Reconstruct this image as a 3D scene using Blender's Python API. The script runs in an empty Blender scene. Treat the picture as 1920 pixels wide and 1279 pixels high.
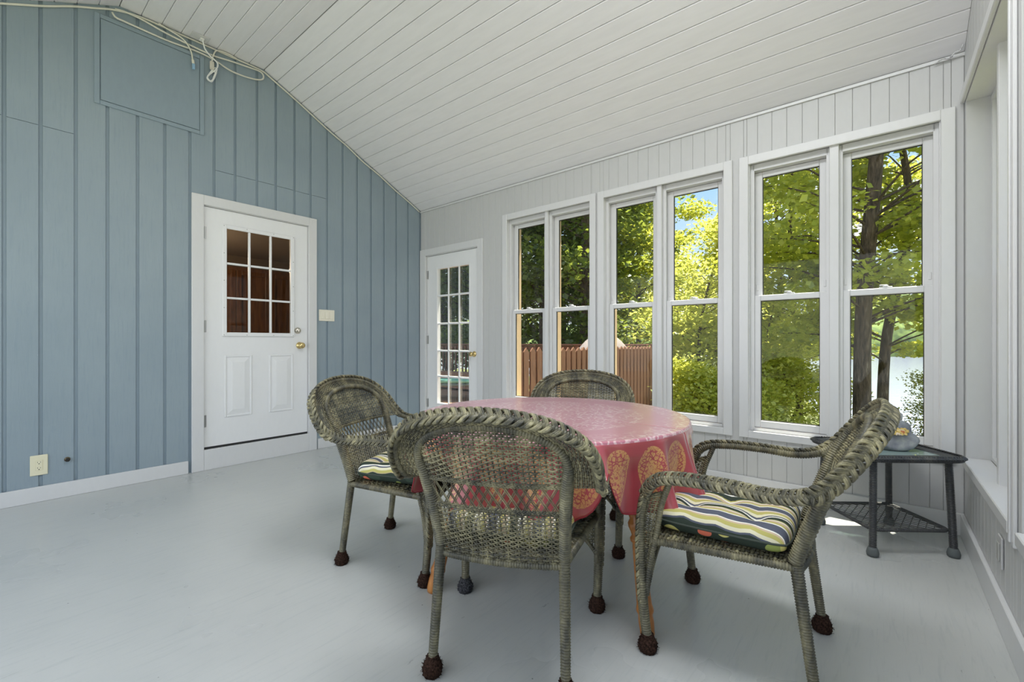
import bpy, math, random
import numpy as np
from mathutils import Vector, Matrix
random.seed(7); rng = np.random.default_rng(7)
SC = bpy.context.scene
COL = SC.collection
R = math.radians
PI = math.pi

# ------------------------------------------------------------------ camera, sky, sun, exposure
cam = bpy.data.cameras.new('camera'); camo = bpy.data.objects.new('camera', cam); COL.objects.link(camo)
camo.location = (4.3767, -3.5098, 1.0751)
camo.rotation_euler = (R(90), 0, R(39.6915))
cam.sensor_width = 36; cam.lens = 833.94 / 1920 * 36
cam.shift_y = (641.97 - 639.5) / 1920
cam.clip_start = .02; cam.clip_end = 2000
SC.camera = camo

w = bpy.data.worlds.new('sky'); SC.world = w; w.use_nodes = True
nt = w.node_tree; nt.nodes.clear()
def _n(nt, t, **k):
    n = nt.nodes.new(t)
    for a, b in k.items(): setattr(n, a, b)
    return n
wo = _n(nt, 'ShaderNodeOutputWorld'); bg = _n(nt, 'ShaderNodeBackground'); bg.inputs[1].default_value = .58
tc = _n(nt, 'ShaderNodeTexCoord'); sep = _n(nt, 'ShaderNodeSeparateXYZ')
cr_ = _n(nt, 'ShaderNodeValToRGB')
cr_.color_ramp.elements[0].position = .0; cr_.color_ramp.elements[0].color = (.86, .93, 1.0, 1)
cr_.color_ramp.elements[1].position = .75; cr_.color_ramp.elements[1].color = (.22, .46, .92, 1)
e = cr_.color_ramp.elements.new(.35); e.color = (.38, .66, 1.0, 1)
no = _n(nt, 'ShaderNodeTexNoise'); no.inputs['Scale'].default_value = 3.2; no.inputs['Detail'].default_value = 6
mp = _n(nt, 'ShaderNodeMapping'); mp.inputs['Scale'].default_value = (1, 1, 2.2)
cl = _n(nt, 'ShaderNodeMapRange'); cl.inputs['From Min'].default_value = .47; cl.inputs['From Max'].default_value = .68
mx = _n(nt, 'ShaderNodeMix', data_type='RGBA'); mx.inputs['B'].default_value = (1.25, 1.22, 1.18, 1)
L = nt.links.new
L(tc.outputs['Generated'], sep.inputs[0]); L(sep.outputs['Z'], cr_.inputs[0])
L(tc.outputs['Generated'], mp.inputs[0]); L(mp.outputs[0], no.inputs['Vector']); L(no.outputs[0], cl.inputs[0])
L(cl.outputs[0], mx.inputs['Factor']); L(cr_.outputs[0], mx.inputs['A']); L(mx.outputs['Result'], bg.inputs[0]); L(bg.outputs[0], wo.inputs[0])

sun = bpy.data.lights.new('sun', 'SUN'); suno = bpy.data.objects.new('sun', sun); COL.objects.link(suno)
sun.energy = 8.0; sun.angle = R(.6); sun.color = (1, .93, .8)
suno.rotation_euler = Vector((-.13, -.30, -1.0)).to_track_quat('-Z', 'Y').to_euler()

# added fill light across the open rear side, where no windows are built
bk = bpy.data.lights.new('rear_fill', 'AREA'); bko = bpy.data.objects.new('rear_fill', bk); COL.objects.link(bko)
bk.shape = 'RECTANGLE'; bk.size = 5.0; bk.size_y = 1.9; bk.energy = 20; bk.color = (.95, .97, 1)
bko.location = (2.9, -4.62, 1.45); bko.rotation_euler = (R(100), 0, R(4))
# added fill light under the flat of the ceiling, without any fixture
ov = bpy.data.lights.new('overhead_fill', 'AREA'); ovo = bpy.data.objects.new('overhead_fill', ov); COL.objects.link(ovo)
ov.shape = 'RECTANGLE'; ov.size = 1.7; ov.size_y = .9; ov.energy = 29; ov.color = (.94, .97, 1)
ovo.location = (3.9, -2.3, 3.46)

SC.view_settings.view_transform = 'Standard'; SC.view_settings.look = 'None'
SC.view_settings.gamma = 1; SC.view_settings.exposure = .95
SC.view_settings.use_curve_mapping = False

# ------------------------------------------------------------------ helpers
class MB:
    def __init__(s): s.V = []; s.F = []; s.n = 0
    def add(s, V, F):
        V = np.asarray(V, float).reshape(-1, 3); b = s.n
        s.V.append(V); s.F.extend([tuple(i + b for i in f) for f in F]); s.n += len(V); return s
    def quads(s, V, Q):
        V = np.asarray(V, float).reshape(-1, 3); Q = np.asarray(Q) + s.n
        s.V.append(V); s.F.extend(map(tuple, Q.tolist())); s.n += len(V); return s
    def box(s, x0, x1, y0, y1, z0, z1):
        V = [(x, y, z) for z in (z0, z1) for y in (y0, y1) for x in (x0, x1)]
        return s.add(V, [(0, 2, 3, 1), (4, 5, 7, 6), (0, 1, 5, 4), (2, 6, 7, 3), (0, 4, 6, 2), (1, 3, 7, 5)])
    def cbox(s, x0, x1, y0, y1, z0, z1, c=.003):
        """box with chamfered edges"""
        lo = np.array([x0, y0, z0]); hi = np.array([x1, y1, z1]); V = []; idx = {}
        for ix in (0, 1):
            for iy in (0, 1):
                for iz in (0, 1):
                    for ax in range(3):
                        p = [lo[k] if (ix, iy, iz)[k] == 0 else hi[k] for k in range(3)]
                        for k in range(3):
                            if k != ax: p[k] += c if (ix, iy, iz)[k] == 0 else -c
                        idx[(ix, iy, iz, ax)] = len(V); V.append(p)
        F = []
        for ax in range(3):
            a, b = [k for k in range(3) if k != ax]
            for sgn in (0, 1):
                q = []
                for (u, v) in ((0, 0), (1, 0), (1, 1), (0, 1)):
                    t = [0, 0, 0]; t[ax] = sgn; t[a] = u; t[b] = v; q.append(idx[(*t, ax)])
                F.append(tuple(q))
            for u in (0, 1):
                for v in (0, 1):
                    q = []
                    for e0, fx in ((0, a), (1, a), (1, b), (0, b)):
                        t = [0, 0, 0]; t[ax] = e0; t[a] = u; t[b] = v; q.append(idx[(*t, fx)])
                    F.append(tuple(q))
        for t in [(i, j, k) for i in (0, 1) for j in (0, 1) for k in (0, 1)]:
            F.append(tuple(idx[(*t, ax)] for ax in range(3)))
        return s.add(V, F)
    def prism(s, poly, axis, a0, a1):
        """poly: 2d points in the two other axes (order x,y,z without axis)"""
        n = len(poly); V = []
        for a in (a0, a1):
            for p in poly:
                q = list(p); q.insert(axis, a); V.append(q)
        F = [tuple(range(n))[::-1], tuple(range(n, 2 * n))] + [(i, (i + 1) % n, n + (i + 1) % n, n + i) for i in range(n)]
        return s.add(V, F)
    def tube(s, P, r, n=6, ref=None, r2=None, cap=True, N=None):
        P = np.asarray(P, float); m = len(P)
        T = np.gradient(P, axis=0); T /= np.linalg.norm(T, axis=1)[:, None] + 1e-12
        if N is None:
            if ref is None:
                ref = np.eye(3)[np.argmin(np.abs(T).max(0))]
            N = np.broadcast_to(np.asarray(ref, float), P.shape)
        N = N - (N * T).sum(1)[:, None] * T; N = N / (np.linalg.norm(N, axis=1)[:, None] + 1e-12)
        B = np.cross(T, N)
        r = np.broadcast_to(np.asarray(r, float), (m,)); rb = r if r2 is None else np.broadcast_to(np.asarray(r2, float), (m,))
        a = np.arange(n) * 2 * PI / n
        V = P[:, None] + N[:, None] * (np.cos(a)[None, :, None] * r[:, None, None]) + B[:, None] * (np.sin(a)[None, :, None] * rb[:, None, None])
        i = np.arange(m - 1)[:, None] * n; j = np.arange(n)[None]; j2 = (j + 1) % n
        Q = np.stack([i + j, i + j2, i + n + j2, i + n + j], -1).reshape(-1, 4)
        b = s.n; s.quads(V.reshape(-1, 3), Q)
        if cap:
            s.F.append(tuple(b + k for k in range(n))[::-1]); s.F.append(tuple(b + (m - 1) * n + k for k in range(n)))
        return s
    def lathe(s, prof, c=(0, 0, 0), n=16, axis=None):
        """prof: (r, h) along axis from c"""
        ax = Vector(axis if axis is not None else (0, 0, 1)).normalized()
        q = ax.to_track_quat('Z', 'Y').to_matrix()
        V = []
        for r, h in prof:
            for k in range(n):
                a = 2 * PI * k / n
                V.append(tuple(Vector(c) + q @ Vector((r * math.cos(a), r * math.sin(a), h))))
        m = len(prof); F = []
        for i in range(m - 1):
            for k in range(n):
                F.append((i * n + k, i * n + (k + 1) % n, (i + 1) * n + (k + 1) % n, (i + 1) * n + k))
        F.append(tuple(range(n))[::-1]); F.append(tuple((m - 1) * n + k for k in range(n)))
        return s.add(V, F)
    def grid(s, P):
        P = np.asarray(P, float); a, b = P.shape[:2]
        i = np.arange(a - 1)[:, None] * b; j = np.arange(b - 1)[None]
        Q = np.stack([i + j, i + j + 1, i + b + j + 1, i + b + j], -1).reshape(-1, 4)
        return s.quads(P.reshape(-1, 3), Q)
    def mesh(s, name, mat, smooth=False):
        me = bpy.data.meshes.new(name)
        V = np.concatenate(s.V) if s.V else np.zeros((0, 3))
        me.from_pydata(V.tolist(), [], s.F)
        if mat is not None: me.materials.append(mat)
        if smooth: me.polygons.foreach_set('use_smooth', np.ones(len(me.polygons), bool))
        me.update(); return me
    def build(s, name, mat, parent=None, smooth=False, kind=None, label=None):
        return link(name, s.mesh(name, mat, smooth), parent, kind, label)

def link(name, me, parent=None, kind=None, label=None):
    o = bpy.data.objects.new(name, me); COL.objects.link(o)
    if parent is not None: o.parent = parent
    if kind: o['kind'] = kind
    if label: o['label'] = label
    return o
def empty(name, loc=(0, 0, 0), rz=0, label=None, cat=None, group=None, kind=None, parent=None):
    o = bpy.data.objects.new(name, None); COL.objects.link(o); o.location = loc; o.rotation_euler = (0, 0, rz)
    o.empty_display_size = .05
    if parent is not None: o.parent = parent
    return tag(o, label, cat, group, kind)
def tag(o, label=None, cat=None, group=None, kind=None):
    if label: o['label'] = label
    if cat: o['category'] = cat
    if group: o['group'] = group
    if kind: o['kind'] = kind
    return o
def copy_tree(o, parent=None):
    c = o.copy(); COL.objects.link(c)
    if parent is not None: c.parent = parent
    for ch in list(o.children): copy_tree(ch, c)
    return c
def fixn(o):
    import bmesh
    bm = bmesh.new(); bm.from_mesh(o.data); bmesh.ops.recalc_face_normals(bm, faces=bm.faces); bm.to_mesh(o.data); bm.free(); return o
def spline(pts, step):
    """Catmull-Rom through pts, resampled at even steps"""
    P = np.asarray(pts, float); Q = np.vstack([2 * P[0] - P[1], P, 2 * P[-1] - P[-2]]); out = []
    for i in range(1, len(Q) - 2):
        p0, p1, p2, p3 = Q[i - 1:i + 3]; t = np.linspace(0, 1, 24, endpoint=False)[:, None]
        out.append(.5 * (2 * p1 + (p2 - p0) * t + (2 * p0 - 5 * p1 + 4 * p2 - p3) * t ** 2 + (3 * p1 - p0 - 3 * p2 + p3) * t ** 3))
    C = np.vstack(out + [P[-1:]]); return resample(C, step)
def resample(C, step):
    d = np.r_[0, np.cumsum(np.linalg.norm(np.diff(C, axis=0), axis=1))]; n = max(2, int(round(d[-1] / step)) + 1)
    s = np.linspace(0, d[-1], n); return np.stack([np.interp(s, d, C[:, k]) for k in range(3)], 1)

# ------------------------------------------------------------------ materials
def srgb(r, g, b):
    f = lambda c: (c / 255 / 12.92) if c / 255 <= .04045 else ((c / 255 + .055) / 1.055) ** 2.4
    return (f(r), f(g), f(b), 1)
class Mat:
    """small node-tree writer around one Principled shader"""
    def __init__(s, name, col=(.8, .8, .8, 1), rough=.5, spec=.5, metal=0):
        s.m = bpy.data.materials.new(name); s.m.use_nodes = True; s.nt = s.m.node_tree
        s.b = s.nt.nodes['Principled BSDF']; s.out = s.nt.nodes['Material Output']
        s.b.inputs['Base Color'].default_value = col; s.b.inputs['Roughness'].default_value = rough
        s.b.inputs['Specular IOR Level'].default_value = spec; s.b.inputs['Metallic'].default_value = metal
        s.m.diffuse_color = col
    def n(s, t, **k): return _n(s.nt, t, **k)
    def l(s, a, b): s.nt.links.new(a, b)
    def coord(s, scale=(1, 1, 1), kind='Object', rot=(0, 0, 0)):
        c = s.n('ShaderNodeTexCoord'); m = s.n('ShaderNodeMapping'); m.inputs['Scale'].default_value = scale; m.inputs['Rotation'].default_value = rot
        s.l(c.outputs[kind], m.inputs[0]); return m.outputs[0]
    def noise(s, vec, scale=5, detail=4, rough=.55, dist=0):
        n = s.n('ShaderNodeTexNoise'); n.inputs['Scale'].default_value = scale; n.inputs['Detail'].default_value = detail
        n.inputs['Roughness'].default_value = rough; n.inputs['Distortion'].default_value = dist
        s.l(vec, n.inputs['Vector']); return n.outputs[0]
    def ramp(s, fac, stops, const=False):
        r = s.n('ShaderNodeValToRGB'); cr = r.color_ramp
        if const: cr.interpolation = 'CONSTANT'
        while len(cr.elements) > 1: cr.elements.remove(cr.elements[-1])
        cr.elements[0].position = stops[0][0]; cr.elements[0].color = stops[0][1]
        for p, c in stops[1:]: cr.elements.new(p).color = c
        s.l(fac, r.inputs[0]); return r.outputs[0]
    def mix(s, fac, a, b):
        m = s.n('ShaderNodeMix', data_type='RGBA')
        for sock, v in ((m.inputs['Factor'], fac), (m.inputs['A'], a), (m.inputs['B'], b)):
            if isinstance(v, (int, float, tuple)): sock.default_value = v
            else: s.l(v, sock)
        return m.outputs['Result']
    def math(s, op, a, b=0, c=None):
        m = s.n('ShaderNodeMath', operation=op)
        for i, v in enumerate((a, b) if c is None else (a, b, c)):
            if isinstance(v, (int, float)): m.inputs[i].default_value = v
            else: s.l(v, m.inputs[i])
        return m.outputs[0]
    def mr(s, v, a, b, c=0, d=1):
        m = s.n('ShaderNodeMapRange'); s.l(v, m.inputs[0])
        for i, x in enumerate((a, b, c, d)): m.inputs[i + 1].default_value = x
        return m.outputs[0]
    def color(s, sock): s.l(sock, s.b.inputs['Base Color']); return s
    def rough(s, sock): s.l(sock, s.b.inputs['Roughness']); return s
    def bump(s, h, strength=.2, dist=.01):
        b = s.n('ShaderNodeBump'); b.inputs['Strength'].default_value = strength; b.inputs['Distance'].default_value = dist
        s.l(h, b.inputs['Height']); s.l(b.outputs[0], s.b.inputs['Normal']); return s

def m_paint(name, c, rough=.45, var=.04, bump=.12, stretch=(3, 3, 1), scale=14):
    m = Mat(name, c, rough)
    v = m.coord(stretch); n = m.noise(v, scale, 5)
    d = tuple(max(0, x * (1 - 2.2 * var)) for x in c[:3]) + (1,)
    m.color(m.ramp(n, [(.3, d), (.65, c)])); m.bump(n, bump, .004)
    return m.m
WHITE = m_paint('white paint', srgb(199, 199, 198), .42, .012)
TRIM = m_paint('glossy white trim paint', srgb(218, 218, 218), .3, .01, .06)
CEILP = m_paint('white ceiling plank paint', srgb(236, 235, 238), .5, .02, .08, (1, 6, 6), 5)
DOORP = m_paint('white door paint', srgb(236, 236, 236), .35, .008, .05)
def m_blue():
    m = Mat('blue grey wood siding paint', rough=.5)
    v = m.coord((14, 14, .9)); g = m.noise(v, 6, 6, .6, .8)
    v2 = m.coord((1, 1, 1)); n = m.noise(v2, 1.3, 3)
    c = m.ramp(n, [(.3, srgb(139, 154, 164)), (.7, srgb(149, 163, 171))])
    c2 = m.mix(m.mr(g, .52, .72, 0, .35), c, srgb(124, 144, 157))
    sp = m.noise(m.coord((1, 1, 1)), 60, 2)
    c3 = m.mix(m.mr(sp, .77, .79, 0, .5), c2, srgb(205, 212, 214))
    m.color(c3); m.bump(g, .22, .004); return m.m
BLUE = m_blue()
BLUEP = m_paint('flat blue grey panel paint', srgb(143, 159, 170), .5, .02, .05)
def m_floor():
    m = Mat('pale grey painted plywood', rough=.3)
    v = m.coord((1, 1, 1)); big = m.noise(v, 1.1, 4)
    c = m.ramp(big, [(.3, srgb(187, 189, 187)), (.7, srgb(199, 200, 197))])
    st = m.noise(m.coord((30, 2.2, 1), rot=(0, 0, R(-8))), 2.2, 7, .7, .6)      # grain telegraphing along the sheets
    c = m.mix(m.mr(st, .52, .74, 0, .34), c, srgb(152, 160, 162))
    sc = m.noise(m.coord((14, 2.4, 1), rot=(0, 0, R(14))), 3.1, 4, .6)
    msk = m.noise(m.coord((1, 1, 1)), 1.7, 2)
    s2 = m.math('MULTIPLY', m.mr(sc, .69, .71), m.mr(msk, .45, .75))
    c = m.mix(m.math('MULTIPLY', s2, .75), c, srgb(88, 92, 92))
    sp = m.n('ShaderNodeTexVoronoi'); sp.inputs['Scale'].default_value = 9; m.l(m.coord((1, 1, 1)), sp.inputs['Vector'])
    c = m.mix(m.mr(sp.outputs['Distance'], .022, .03, .7, 0), c, srgb(70, 72, 72))
    m.color(c); m.rough(m.mr(big, .3, .7, .24, .38)); m.bump(m.math('ADD', m.math('MULTIPLY', st, .8), big), .18, .006)
    m.b.inputs['Specular IOR Level'].default_value = .5
    return m.m
FLOOR = m_floor()
def m_glass(name='window glass', tint=(1, 1, 1, 1), k=1.0):
    m = bpy.data.materials.new(name); m.use_nodes = True; nt = m.node_tree; nt.nodes.clear()
    o = _n(nt, 'ShaderNodeOutputMaterial'); t = _n(nt, 'ShaderNodeBsdfTransparent'); g = _n(nt, 'ShaderNodeBsdfGlossy'); g.inputs['Roughness'].default_value = .0
    t.inputs[0].default_value = tint
    f = _n(nt, 'ShaderNodeFresnel'); f.inputs['IOR'].default_value = 1.45; mm = _n(nt, 'ShaderNodeMath', operation='MULTIPLY'); mm.inputs[1].default_value = k
    x = _n(nt, 'ShaderNodeMixShader'); l = nt.links.new
    l(f.outputs[0], mm.inputs[0]); l(mm.outputs[0], x.inputs[0]); l(t.outputs[0], x.inputs[1]); l(g.outputs[0], x.inputs[2]); l(x.outputs[0], o.inputs[0])
    return m
GLASS = m_glass('window glass', (.97, .985, .97, 1), .3)
TABGLASS = m_glass('table glass', (.72, .86, .82, 1), 1.0)
_nt = TABGLASS.node_tree; _df = _n(_nt, 'ShaderNodeBsdfDiffuse'); _df.inputs[0].default_value = srgb(196, 220, 214); _mx = _n(_nt, 'ShaderNodeMixShader'); _mx.inputs[0].default_value = .55
_x = [n for n in _nt.nodes if n.type == 'MIX_SHADER' and n is not _mx and n.outputs[0].links][0]; _tr = [n for n in _nt.nodes if n.type == 'BSDF_TRANSPARENT'][0]
_nt.links.new(_tr.outputs[0], _mx.inputs[1]); _nt.links.new(_df.outputs[0], _mx.inputs[2]); _nt.links.new(_mx.outputs[0], _x.inputs[1])
def simple(name, c, rough=.5, metal=0, spec=.5): return Mat(name, c, rough, spec, metal).m
DARKGAP = simple('dark weatherstrip', srgb(40, 40, 40), .7)
BRASS = simple('polished brass', (.72, .55, .25, 1), .22, 1)
NICKEL = simple('satin nickel', (.62, .58, .5, 1), .3, 1)
STEEL = simple('grey hinge steel', (.45, .45, .44, 1), .4, 1)
ALMOND = simple('almond plastic', srgb(232, 226, 196), .35)
IVORY = simple('ivory plastic', srgb(238, 233, 216), .35)
SLOT = simple('dark slot', srgb(30, 26, 22), .7)
TAN = m_paint('tan exterior trim', srgb(214, 184, 146), .6, .05)
CABLE = simple('cream cable', srgb(226, 223, 208), .45)
CORDW = simple('white cord', srgb(240, 240, 238), .4)
CLEARB = simple('translucent blue plastic', srgb(150, 185, 215), .2)
GREYPL = simple('grey plastic', srgb(168, 168, 164), .5)

def m_wicker(name, tint=1.0, dark=False):
    m = Mat(name, rough=.42)
    v = m.coord((1, 1, .3)); n = m.noise(v, 18, 3, .6); n2 = m.noise(m.coord((1, 1, 1)), 95, 2)
    ge = m.n('ShaderNodeNewGeometry'); isl = m.mr(ge.outputs['Random Per Island'], 0, 1, .30, .68)
    f = m.math('ADD', m.math('ADD', m.math('MULTIPLY', n, .52), m.math('MULTIPLY', n2, .16)), m.math('MULTIPLY', isl, .32))
    if dark: st = [(.3, srgb(42, 44, 48)), (.5, srgb(66, 67, 68)), (.66, srgb(96, 94, 88))]
    else: st = [(.32, srgb(40, 41, 38)), (.43, srgb(74, 72, 60)), (.52, srgb(112, 107, 84)), (.66, srgb(172, 164, 128))]
    m.color(m.ramp(f, st)); return m.m
WICK = m_wicker('olive brown resin wicker'); WICKD = m_wicker('charcoal resin wicker', dark=True)
def m_wood(name, a, b, scale=(1, 1, .12), s=9, rough=.4):
    m = Mat(name, rough=rough); n = m.noise(m.coord(scale), s, 5, .6, 1.2)
    m.color(m.ramp(n, [(.32, a), (.68, b)])); m.bump(n, .1, .003); return m.m
OAK = m_wood('honey oak', srgb(150, 92, 42), srgb(196, 132, 70), (1, 1, .15), 22, .3)
FENCE = m_wood('weathered cedar', srgb(96, 64, 46), srgb(142, 98, 70), (6, 6, .8), 4, .7)
DECK = m_wood('brown deck stain', srgb(126, 88, 64), srgb(176, 132, 100), (.8, 6, 6), 4, .65)
CAB = m_wood('brown cabinet wood', srgb(104, 66, 36), srgb(150, 98, 54), (3, 3, .4), 6, .35)
SOCK = None
def m_yarn(name, a, b):
    m = Mat(name, rough=.95, spec=.1); n = m.noise(m.coord((1, 1, 1)), 160, 3); m.color(m.ramp(n, [(.35, a), (.65, b)])); m.bump(n, .9, .004); return m.m
YARN = m_yarn('dark brown yarn', srgb(32, 22, 18), srgb(74, 54, 45)); YARNK = m_yarn('charcoal yarn', srgb(24, 24, 26), srgb(92, 92, 96))

# ------------------------------------------------------------------ room dimensions
XR = 4.733; YB = -4.64; ZE = 2.69; ZT = 3.585; YK1 = -1.815; YK2 = -2.825
def ceil(y):
    if y > YK1: return ZE + (ZT - ZE) * (y / YK1)
    if y < YK2: return ZT - (ZT - ZE) * ((YK2 - y) / (YK2 - YB))
    return ZT
def under(ya, yb, z0, drop=.0):
    """polygon (y,z) from z0 up to the ceiling between ya<yb"""
    ks = [yb] + [k for k in (YK1, YK2) if ya < k < yb] + [ya]
    return [(ya, z0), (yb, z0)] + [(y, ceil(y) - drop) for y in ks]
def struct(o): o['kind'] = 'structure'; return o

# floor
struct(MB().box(-.12, XR + .2, YB, .12, -.06, 0).build('floor', FLOOR))

# ceiling: planks running along x, on three planes
cl_ = empty('ceiling', kind='structure')
sl = math.hypot(YK1, ZT - ZE)
def ceil_planks(p0, p1, n):
    """p0,p1 = (y,z) section ends; n planks between"""
    p0 = np.array(p0); p1 = np.array(p1); d = p1 - p0; Ln = np.hypot(*d); d = d / Ln; nrm = np.array([-d[1], d[0]])
    if nrm[1] < 0: nrm = -nrm
    wdt = Ln / n; c = .004; g = .0014
    for i in range(n):
        a = p0 + d * (i * wdt + g); b = p0 + d * ((i + 1) * wdt - g)
        poly = [a + d * c, b - d * c, b + nrm * c, b + nrm * .016, a + nrm * .016, a + nrm * c]
        MB().prism([tuple(q) for q in poly], 0, .001, XR - .001).build('plank', CEILP, cl_)
ceil_planks((0, ZE), (YK1, ZT), 16)
ceil_planks((YK1, ZT), (YK2, ZT), 8)
ceil_planks((YK2, ZT), (YB, ZE), 16)
rf = MB()
for a, b in (((.12, ZE - .12 * .493), (YK1, ZT)), ((YK1, ZT), (YK2, ZT)), ((YK2, ZT), (YB - .5, ZE - .25))):
    rf.prism([(a[0], a[1] + .018), (b[0], b[1] + .018), (b[0], b[1] + .16), (a[0], a[1] + .16)], 0, -.3, XR + .6)
rf.prism([(.12, ZE - .06), (.34, ZE - .168), (.34, ZE - .04), (.12, ZE + .06)], 0, -.3, XR + .6)
struct(fixn(rf.build('roof', m_paint('grey roof decking', srgb(150, 148, 144), .8))))

# ---- wall_left: blue reverse-batten siding with a door
wl = empty('wall_left', kind='structure')
DY0, DY1, DZ1 = -2.31, -1.386, 2.25     # rough opening of door_1
body = MB()
body.prism(under(YB, DY0, 0, -.01), 0, -.12, -.011); body.prism(under(DY1, .12, 0, -.01), 0, -.12, -.011); body.prism(under(DY0, DY1, DZ1, -.01), 0, -.12, -.011)
fixn(body.build('sheathing', BLUEP, wl))
edges = [-3.384 - .168 * k for k in range(8, 0, -1)] + [-3.384, -3.221, -3.05, -2.883, -2.711, -2.543, -2.376, -2.204, -2.044, -1.865, -1.702, -1.529, -1.371, -1.199, -1.028, -.86, -.689, -.522, -.355, -.186, -.004]
SEAM = 2.545
for ya, yn in zip(edges[:-1], edges[1:]):
    yb = yn - .021; seam = ya < -3.1 or -2.3 < ya < -1.3
    if ya < YB: continue
    o0, o1 = max(ya, DY0), min(yb, DY1); inside = o1 > o0
    jit = random.uniform(-.004, .004); top = SEAM + jit if seam else None
    ys = [k for k in (YK1, YK2) if ya < k < yb]
    tops = lambda zt: [(y, ceil(y)) for y in [yb] + ys + [ya]] if zt is None else [(yb, zt), (ya, zt)]
    if not inside: poly = [(ya, .0), (yb, .0)] + tops(top)
    elif o0 <= ya and o1 >= yb: poly = [(ya, DZ1), (yb, DZ1)] + tops(top)
    elif o0 > ya: poly = [(ya, 0), (o0, 0), (o0, DZ1), (yb, DZ1)] + tops(top)
    else: poly = [(ya, DZ1), (o1, DZ1), (o1, 0), (yb, 0)] + tops(top)
    x1 = random.uniform(-.0008, .0008)
    fixn(MB().prism(poly, 0, -.011, x1).build('board', BLUE, wl))
    if seam:
        fixn(MB().prism([(ya, SEAM + jit + .003), (yb, SEAM + jit + .003)] + tops(None), 0, -.011, x1 + random.uniform(0, .0015)).build('board', BLUE, wl))

# ---- boards with openings cut for the window wall and the right wall
def cut_boards(parent, a0, a1, pitch, start, top, holes, place, mat, z0=0.0):
    k = math.floor((a0 - start) / pitch); g = .0005; c = .002
    while start + k * pitch < a1:
        xa, xb = max(a0, start + k * pitch), min(a1, start + (k + 1) * pitch); k += 1
        if xb - xa < .004: continue
        xs = sorted({xa, xb} | {h for H in holes for h in H[:2] if xa + .002 < h < xb - .002})
        for u, v in zip(xs[:-1], xs[1:]):
            m = (u + v) / 2; cuts = sorted((H[2], H[3]) for H in holes if H[0] < m < H[1])
            z = z0; segs = []
            for c0, c1 in cuts:
                if c0 > z + .01: segs.append((z, c0))
                z = c1
            segs.append((z, None))
            for s0, s1 in segs:
                poly = [(u + g, 0, 1), (u + g, c, 1)]
                place(parent, u + g, v - g, s0, s1, c, mat, top)
def place_win(parent, u, v, s0, s1, c, mat, top):
    s1 = ZE - .001 if s1 is None else s1
    MB().prism([(u + c, -.0), (v - c, -.0), (v, c), (v, .014), (u, .014), (u, c)], 2, s0, s1).build('board', mat, parent)
def place_right(parent, u, v, s0, s1, c, mat, top):
    zs = (ceil(u) - .001, ceil(v) - .001) if s1 is None else (s1, s1)
    V = []
    for (y, x) in ((u + c, XR), (v - c, XR), (v, XR + c), (v, XR + .014), (u, XR + .014), (u, XR + c)): V.append((x, y))
    n = 6; P = [(x, y, s0) for x, y in V] + [(x, y, zs[0] + (zs[1] - zs[0]) * (y - u) / (v - u)) for x, y in V]
    F = [tuple(range(n)), tuple(range(n, 2 * n))[::-1]] + [(i, n + i, n + (i + 1) % n, (i + 1) % n) for i in range(n)]
    fixn(MB().add(P, F).build('board', mat, parent))
UNITS = [(1.345, 2.435), (2.455, 3.548), (3.592, 4.697)]
WZ0, WZ1 = .40, 2.395
CAS = .06
holesW = [(.10, .99, 0, 2.13)] + [(a + CAS - .012, b - CAS + .012, WZ0 + .045, WZ1 - .05) for a, b in UNITS]
wb = empty('wall_back', kind='structure')
cut_boards(wb, .0, XR - .0, .0885, 3.6187, None, holesW, place_win, WHITE)
def wall_core(parent, a0, a1, holes, z1, place):
    xs = sorted({a0, a1} | {h for H in holes for h in H[:2]})
    m = MB()
    for u, v in zip(xs[:-1], xs[1:]):
        c = (u + v) / 2; z = 0
        for H in sorted(holes, key=lambda H: H[2]):
            if H[0] < c < H[1]:
                if H[2] > z: place(m, u, v, z, H[2])
                z = H[3]
        place(m, u, v, z, z1)
    return m
wall_core(wb, -.12, XR + .15, holesW, ZE + .02, lambda m, u, v, z0, z1: m.box(u, v, .014, .15, z0, z1)).build('framing', WHITE, wb)
# right wall: recessed windows
holesR = [(-.06 - 1.13 - k * 1.25, -.06 - k * 1.25, .435, 2.40) for k in range(4)]
holesR = [h for h in holesR if h[0] > YB]
wr = empty('wall_right', kind='structure')
cut_boards(wr, YB, -.0, .0885, -.0885, None, holesR, place_right, WHITE)
wall_core(wr, YB, .15, holesR, ZE, lambda m, u, v, z0, z1: m.box(XR + .014, XR + .15, u, v, z0, z1)).build('framing', WHITE, wr)
g_ = MB(); g_.prism([(YB, ZE), (0, ZE), (YK1, ZT), (YK2, ZT)], 0, XR + .014, XR + .15); fixn(g_.build('gable_framing', WHITE, wr))

# baseboards
struct(MB().cbox(0, .018, YB, -2.40, 0, .103, .003).build('baseboard_left', TRIM))
struct(MB().cbox(0, .018, -1.312, -.001, 0, .103, .003).build('baseboard_left', TRIM))
struct(MB().cbox(1.066, XR, -.018, 0, 0, .122, .003).build('baseboard_back', TRIM))
struct(MB().cbox(XR - .018, XR, YB, -.019, 0, .122, .003).build('baseboard_right', TRIM))

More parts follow.
